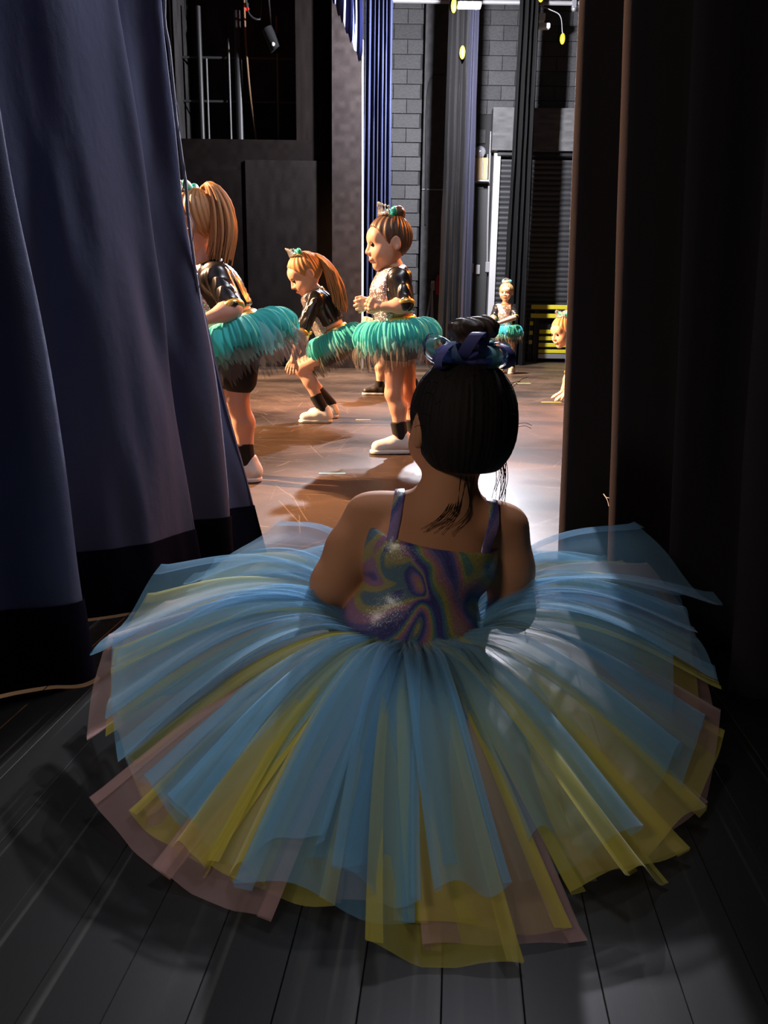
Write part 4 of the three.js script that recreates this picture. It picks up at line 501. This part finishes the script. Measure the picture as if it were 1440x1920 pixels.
  const hf = (x, y, z) => { const a = Math.atan2((x - knot.x) * H.R.x + (y - knot.y) * H.R.y + (z - knot.z) * H.R.z, (x - knot.x) * H.F.x + (y - knot.y) * H.F.y + (z - knot.z) * H.F.z), fl = 0.0006 * Math.sin(a * 34 + 3 * Math.sin(a * 7)) + 0.0004 * Math.sin(a * 71); let d = smin(capH(x, y, z), nape(x, y, z), 0.03) + fl; d = smax(smax(d, cut(x, y, z), 0.008), low(x, y, z), 0.01); return smax(d, -Math.min(ec[0](x, y, z), ec[1](x, y, z)), 0.006); };
  const hair = [net(hf, ...bounds([hea], 0.125), 0.0034)];
  const bun = join([ellipsoid(A(-0.012, 0.150, -0.024), H.R, H.U, H.F, [0.026, 0.016, 0.026]), ellipsoid(A(0.020, 0.154, -0.022), H.R, H.U, H.F, [0.026, 0.018, 0.026]), capsule(A(0, 0.09, -0.02), 0.034, A(0, 0.135, -0.022), 0.026)], 0.008);
  mesh('bun', net((x, y, z) => bun(x, y, z) + 0.0018 * Math.sin(300 * x + 160 * y + 4 * Math.sin(120 * z)), ...bounds([A(0, 0.13, -0.022)], 0.075), 0.0034), phys({ color: C(0.05, 0.027, 0.015), roughness: 0.6 }), t);
  const hm = mesh('hair', merge(hair), M.hairDark, t), R = mulberry(21), st = [];
  for (let i = 0; i < 16; i++) { const p = A(0.066 + 0.014 * R(), -0.015 - 0.045 * R(), -0.030 + 0.03 * R()), l = 0.05 + 0.06 * R(), d = (R() - 0.35) * 0.03; st.push(tube([p.toArray(), [p.x + 0.004 + d * 0.3, p.y - l * 0.5, p.z + 0.008], [p.x + d * 0.8 - 0.004, p.y - l, p.z + 0.010 + 0.006 * R()]], 0.0003 + 0.0003 * R(), 8, 4)); }
  for (let i = 0; i < 30; i++) { const a = (R() - 0.5) * 3.0 + Math.PI, e = (R() - 0.2) * 1.3, d = at(V(0, 0, 0), H.R, H.U, H.F, Math.sin(a) * Math.cos(e), Math.sin(e), Math.cos(a) * Math.cos(e)), p = A(0, 0.022, -0.014).addScaledVector(d, 0.084), q = p.clone().addScaledVector(d, 0.012 + 0.010 * R()).add(V((R() - 0.5) * 0.02, (R() - 0.5) * 0.02, 0)); st.push(tube([p.toArray(), p.clone().lerp(q, 0.6).add(V(0, 0.003, 0)).toArray(), q.toArray()], 0.0004, 6, 4)); }
  for (let i = 0; i < 12; i++) { const p0 = A(-0.012 + 0.05 * R(), -0.05, -0.075), x1 = 0.03 + 0.05 * R(), P0 = hug(p0, 0.002), P1 = hug(V(x1, 0.318, 0.02), 0.0025), P2 = hug(V(x1 - 0.020 - 0.02 * R(), 0.292 - 0.014 * R(), 0.035), 0.0025); st.push(strand([A(0.01, -0.03, -0.085), P0, P1, P2], 0.0008, 14, 5)); }
  const loose = mesh('loose_strands', merge(st), M.hairDark, hm); loose.userData.kind = 'stuff';
  // ribbon bow around the bun
  const bow = group('hair_bow', t); const rib = (a, r, len, wd, tw, lift) => { const n = 18, pos = [], uv = [], idx = [], D = at(V(0, 0, 0), H.R, H.U, H.F, Math.cos(a), 0, Math.sin(a)), T = at(V(0, 0, 0), H.R, H.U, H.F, -Math.sin(a), 0, Math.cos(a)), c0 = A(0, 0.112, -0.022).addScaledVector(D, r); for (let i = 0; i <= n; i++) { const q = i / n * Math.PI * 2, out = (1 - Math.cos(q)) * 0.5 * len, up = Math.sin(q) * len * 0.38 + out * lift; for (const k of [-1, 0, 1]) { const v = c0.clone().addScaledVector(D, out).addScaledVector(H.U, up).addScaledVector(T, k * wd * (0.5 + 0.5 * Math.sin(q / 2)) + Math.sin(q) * tw); pos.push(v.x, v.y, v.z); uv.push(i / n, k); } } for (let i = 0; i < n; i++) for (let j = 0; j < 2; j++) { const q = i * 3 + j; idx.push(q, q + 1, q + 3, q + 1, q + 4, q + 3); } const g = new THREE.BufferGeometry(); g.setAttribute('position', new THREE.Float32BufferAttribute(pos, 3)); g.setAttribute('uv', new THREE.Float32BufferAttribute(uv, 2)); g.setIndex(idx); g.computeVertexNormals(); return g; };
  const bowMats = [M.tulleBow, phys({ color: C(0.09, 0.09, 0.30), roughness: 0.6, side: THREE.DoubleSide }), phys({ color: C(0.12, 0.34, 0.36), roughness: 0.6, side: THREE.DoubleSide, transmission: 0.2, thickness: 0 })];
  for (let i = 0; i < 30; i++) mesh('ribbon_loop', rib(i * 2.399 + R() * 0.3, 0.020 + 0.006 * R(), 0.026 + 0.026 * R(), 0.006 + 0.005 * R(), (R() - 0.5) * 0.03, -0.25 + 0.8 * R()), bowMats[i % 3], bow);
  mesh('ribbon_band', new THREE.TorusGeometry(0.036, 0.011, 10, 28), bowMats[1], bow).position.copy(A(0, 0.106, -0.022)); bow.children.at(-1).quaternion.setFromUnitVectors(V(0, 0, 1), H.U);

  // tutu: strips of tulle knotted to a waistband, three colours
  const tutu = group('tutu', t), cx = -0.002, cz = 0.012, R2 = mulberry(91);
  const tab = (T, a) => { a = ((a + 180) % 360 + 360) % 360 - 180; for (let i = 0; i < T.length - 1; i++) if (a <= T[i + 1][0]) return lerp(T[i][1], T[i + 1][1], sstep(0, 1, (a - T[i][0]) / (T[i + 1][0] - T[i][0]))); return T.at(-1)[1]; };
  const END = [[-180, 0.09], [-150, 0.12], [-125, 0.115], [-90, 0.075], [-65, 0.030], [-40, 0.012], [0, 0.008], [40, 0.012], [65, 0.035], [85, 0.09], [104, 0.150], [125, 0.115], [150, 0.09], [180, 0.09]], LEN = [[-180, 0.80], [-130, 0.86], [-90, 0.90], [-60, 0.90], [-30, 0.97], [0, 1.02], [30, 0.95], [60, 0.88], [90, 0.88], [130, 0.86], [180, 0.80]];
  function strip(phi, len, w0, w1, lift, pl, sway, lat, tilt = 0) { // phi 0 towards the camera, 90 to her right
    const nu = 18, nv = 26, pos = [], uv = [], idx = [], a = phi * Math.PI / 180, D = [Math.sin(a), Math.cos(a)], T = [Math.cos(a), -Math.sin(a)], L = len * tab(LEN, phi), ph = R2() * 6.28, ph2 = R2() * 6.28;
    for (let j = 0; j <= nv; j++) { const q = j / nv, w = lerp(w0, w1, Math.pow(q, 0.85)), yE = Math.max(0.006, tab(END, phi) + lat);
      for (let i = 0; i <= nu; i++) { const u = i / nu * 2 - 1, au = Math.abs(u), fold = au < 0.84 ? u : Math.sign(u) * (0.84 - (au - 0.84) * 1.5), under = au < 0.84 ? 0 : -0.0035 * Math.min(1, (au - 0.84) * 18);
        const gat = (1 - q) * (1 - q), off0 = fold * w, wave = (0.2 + 0.8 * q) * pl * (1.5 * Math.sin(u * 2.4 + ph) + 0.55 * Math.sin(u * 5.6 + ph2) * q) + gat * 0.005 * Math.sin(u * 13 + ph) + tilt * off0 * (0.3 + 0.7 * q) - 0.38 * T[1] * off0 * sstep(0.45, 1, Math.abs(D[0]) + (D[1] < 0 ? 0.4 : 0)) * q;
        const off = fold * w + sway * q * q, pr = 0.080 + (L - 0.080) * q - off * off * 0.35, rise = lerp(0.026, 0.055, sstep(30, 100, Math.abs(phi))) * Math.sin(Math.PI * Math.min(1, q * 1.02)) * (1 + lift * 6);
        let y = lerp(0.138, yE, Math.pow(q, 1.25)) + rise * (1 - 0.35 * q) + lift * sstep(0, 0.25, q) + wave + under; y = Math.max(y, 0.004 + lift * 0.2);
        pos.push(cx + D[0] * pr + T[0] * off, y, cz + D[1] * pr + T[1] * off); uv.push(u * 0.1, q * 0.5); } }
    for (let j = 0; j < nv; j++) for (let i = 0; i < nu; i++) { const q = j * (nu + 1) + i; idx.push(q, q + 1, q + nu + 1, q + 1, q + nu + 2, q + nu + 1); }
    const g = new THREE.BufferGeometry(); g.setAttribute('position', new THREE.Float32BufferAttribute(pos, 3)); g.setAttribute('uv', new THREE.Float32BufferAttribute(uv, 2)); g.setIndex(idx); g.computeVertexNormals(); return g;
  }
  const fan = (n, k) => Array.from({ length: n }, (_, i) => { const a = (i + 0.5) / n * 2 - 1; return 180 * Math.sign(a) * Math.pow(Math.abs(a), k); }); // denser towards the camera
  for (const a of fan(18, 1.10)) mesh('tulle_strip', strip(a + (R2() - 0.5) * 8, 0.500 + (R2() - 0.5) * 0.07, 0.030, 0.100 + 0.02 * R2(), 0.0, 0.004 + 0.003 * R2(), (R2() - 0.5) * 0.05, 0, (R2() - 0.5) * 0.1), M.tullePink, tutu);
  for (const a of fan(18, 1.15)) mesh('tulle_strip', strip(a + (R2() - 0.5) * 10, 0.512 + (R2() - 0.5) * 0.05, 0.028, 0.086 + 0.03 * R2(), 0.006, 0.005 + 0.004 * R2(), (R2() - 0.5) * 0.08, 0.004, (R2() - 0.5) * 0.22), M.tulleYellow, tutu);
  for (const a of fan(17, 1.12)) mesh('tulle_strip', strip(a + (R2() - 0.5) * 12, 0.470 + (R2() - 0.5) * 0.08, 0.028, 0.085 + 0.045 * R2(), 0.013, 0.006 + 0.006 * R2(), (R2() - 0.5) * 0.10, 0.012, (R2() - 0.5) * 0.34), M.tulleBlue, tutu);
  for (const a of [-150, -118, -97, -80, -62, -34, -15, 6, 21, 48, 74, 92, 113, 150]) mesh('tulle_strip', strip(a + (R2() - 0.5) * 6, 0.43 + R2() * 0.07, 0.020, 0.034 + 0.034 * R2(), 0.018, 0.008 + 0.006 * R2(), (R2() - 0.5) * 0.12, 0.016, (R2() - 0.5) * 0.6), M.tulleBlue, tutu);
  for (const [a, l, w, tl] of [[-72, 0.50, 0.150, 0.12], [-100, 0.53, 0.165, 0.10], [-134, 0.52, 0.150, 0.05], [84, 0.50, 0.150, -0.12], [106, 0.56, 0.165, -0.10], [136, 0.52, 0.150, -0.05], [-21, 0.475, 0.062, 0.25], [-8, 0.495, 0.058, -0.2], [3, 0.490, 0.050, 0.3]]) mesh('tulle_strip', strip(a, l, 0.030, w, 0.020, 0.010, 0.02, 0.03, tl), M.tulleBlue, tutu);
  for (const a of [-84, -58, -34, -26, 24, 80]) mesh('tulle_strip', strip(a + (R2() - 0.5) * 6, 0.49 + R2() * 0.04, 0.014, 0.024 + 0.024 * R2(), 0.009, 0.008, (R2() - 0.5) * 0.06, 0.006, (R2() - 0.5) * 0.7), M.tulleYellow, tutu);
  const band = mesh('waistband', new THREE.TorusGeometry(0.084, 0.007, 8, 48).scale(1.30, 0.98, 1).rotateX(Math.PI / 2).translate(-0.004, 0.130, 0.015), M.tulleBlue, tutu);
  for (let i = 0; i < 22; i++) { const a = i / 22 * 6.2832 + 0.1 * R2(), k = mesh('tulle_knot', new THREE.SphereGeometry(0.011, 10, 8).scale(1.1, 0.9, 1).translate(-0.004 + Math.sin(a) * 0.112, 0.137 + 0.003 * R2(), 0.015 + Math.cos(a) * 0.086), M.tulleBlue, tutu); }
}
renderer.render(scene, camera);
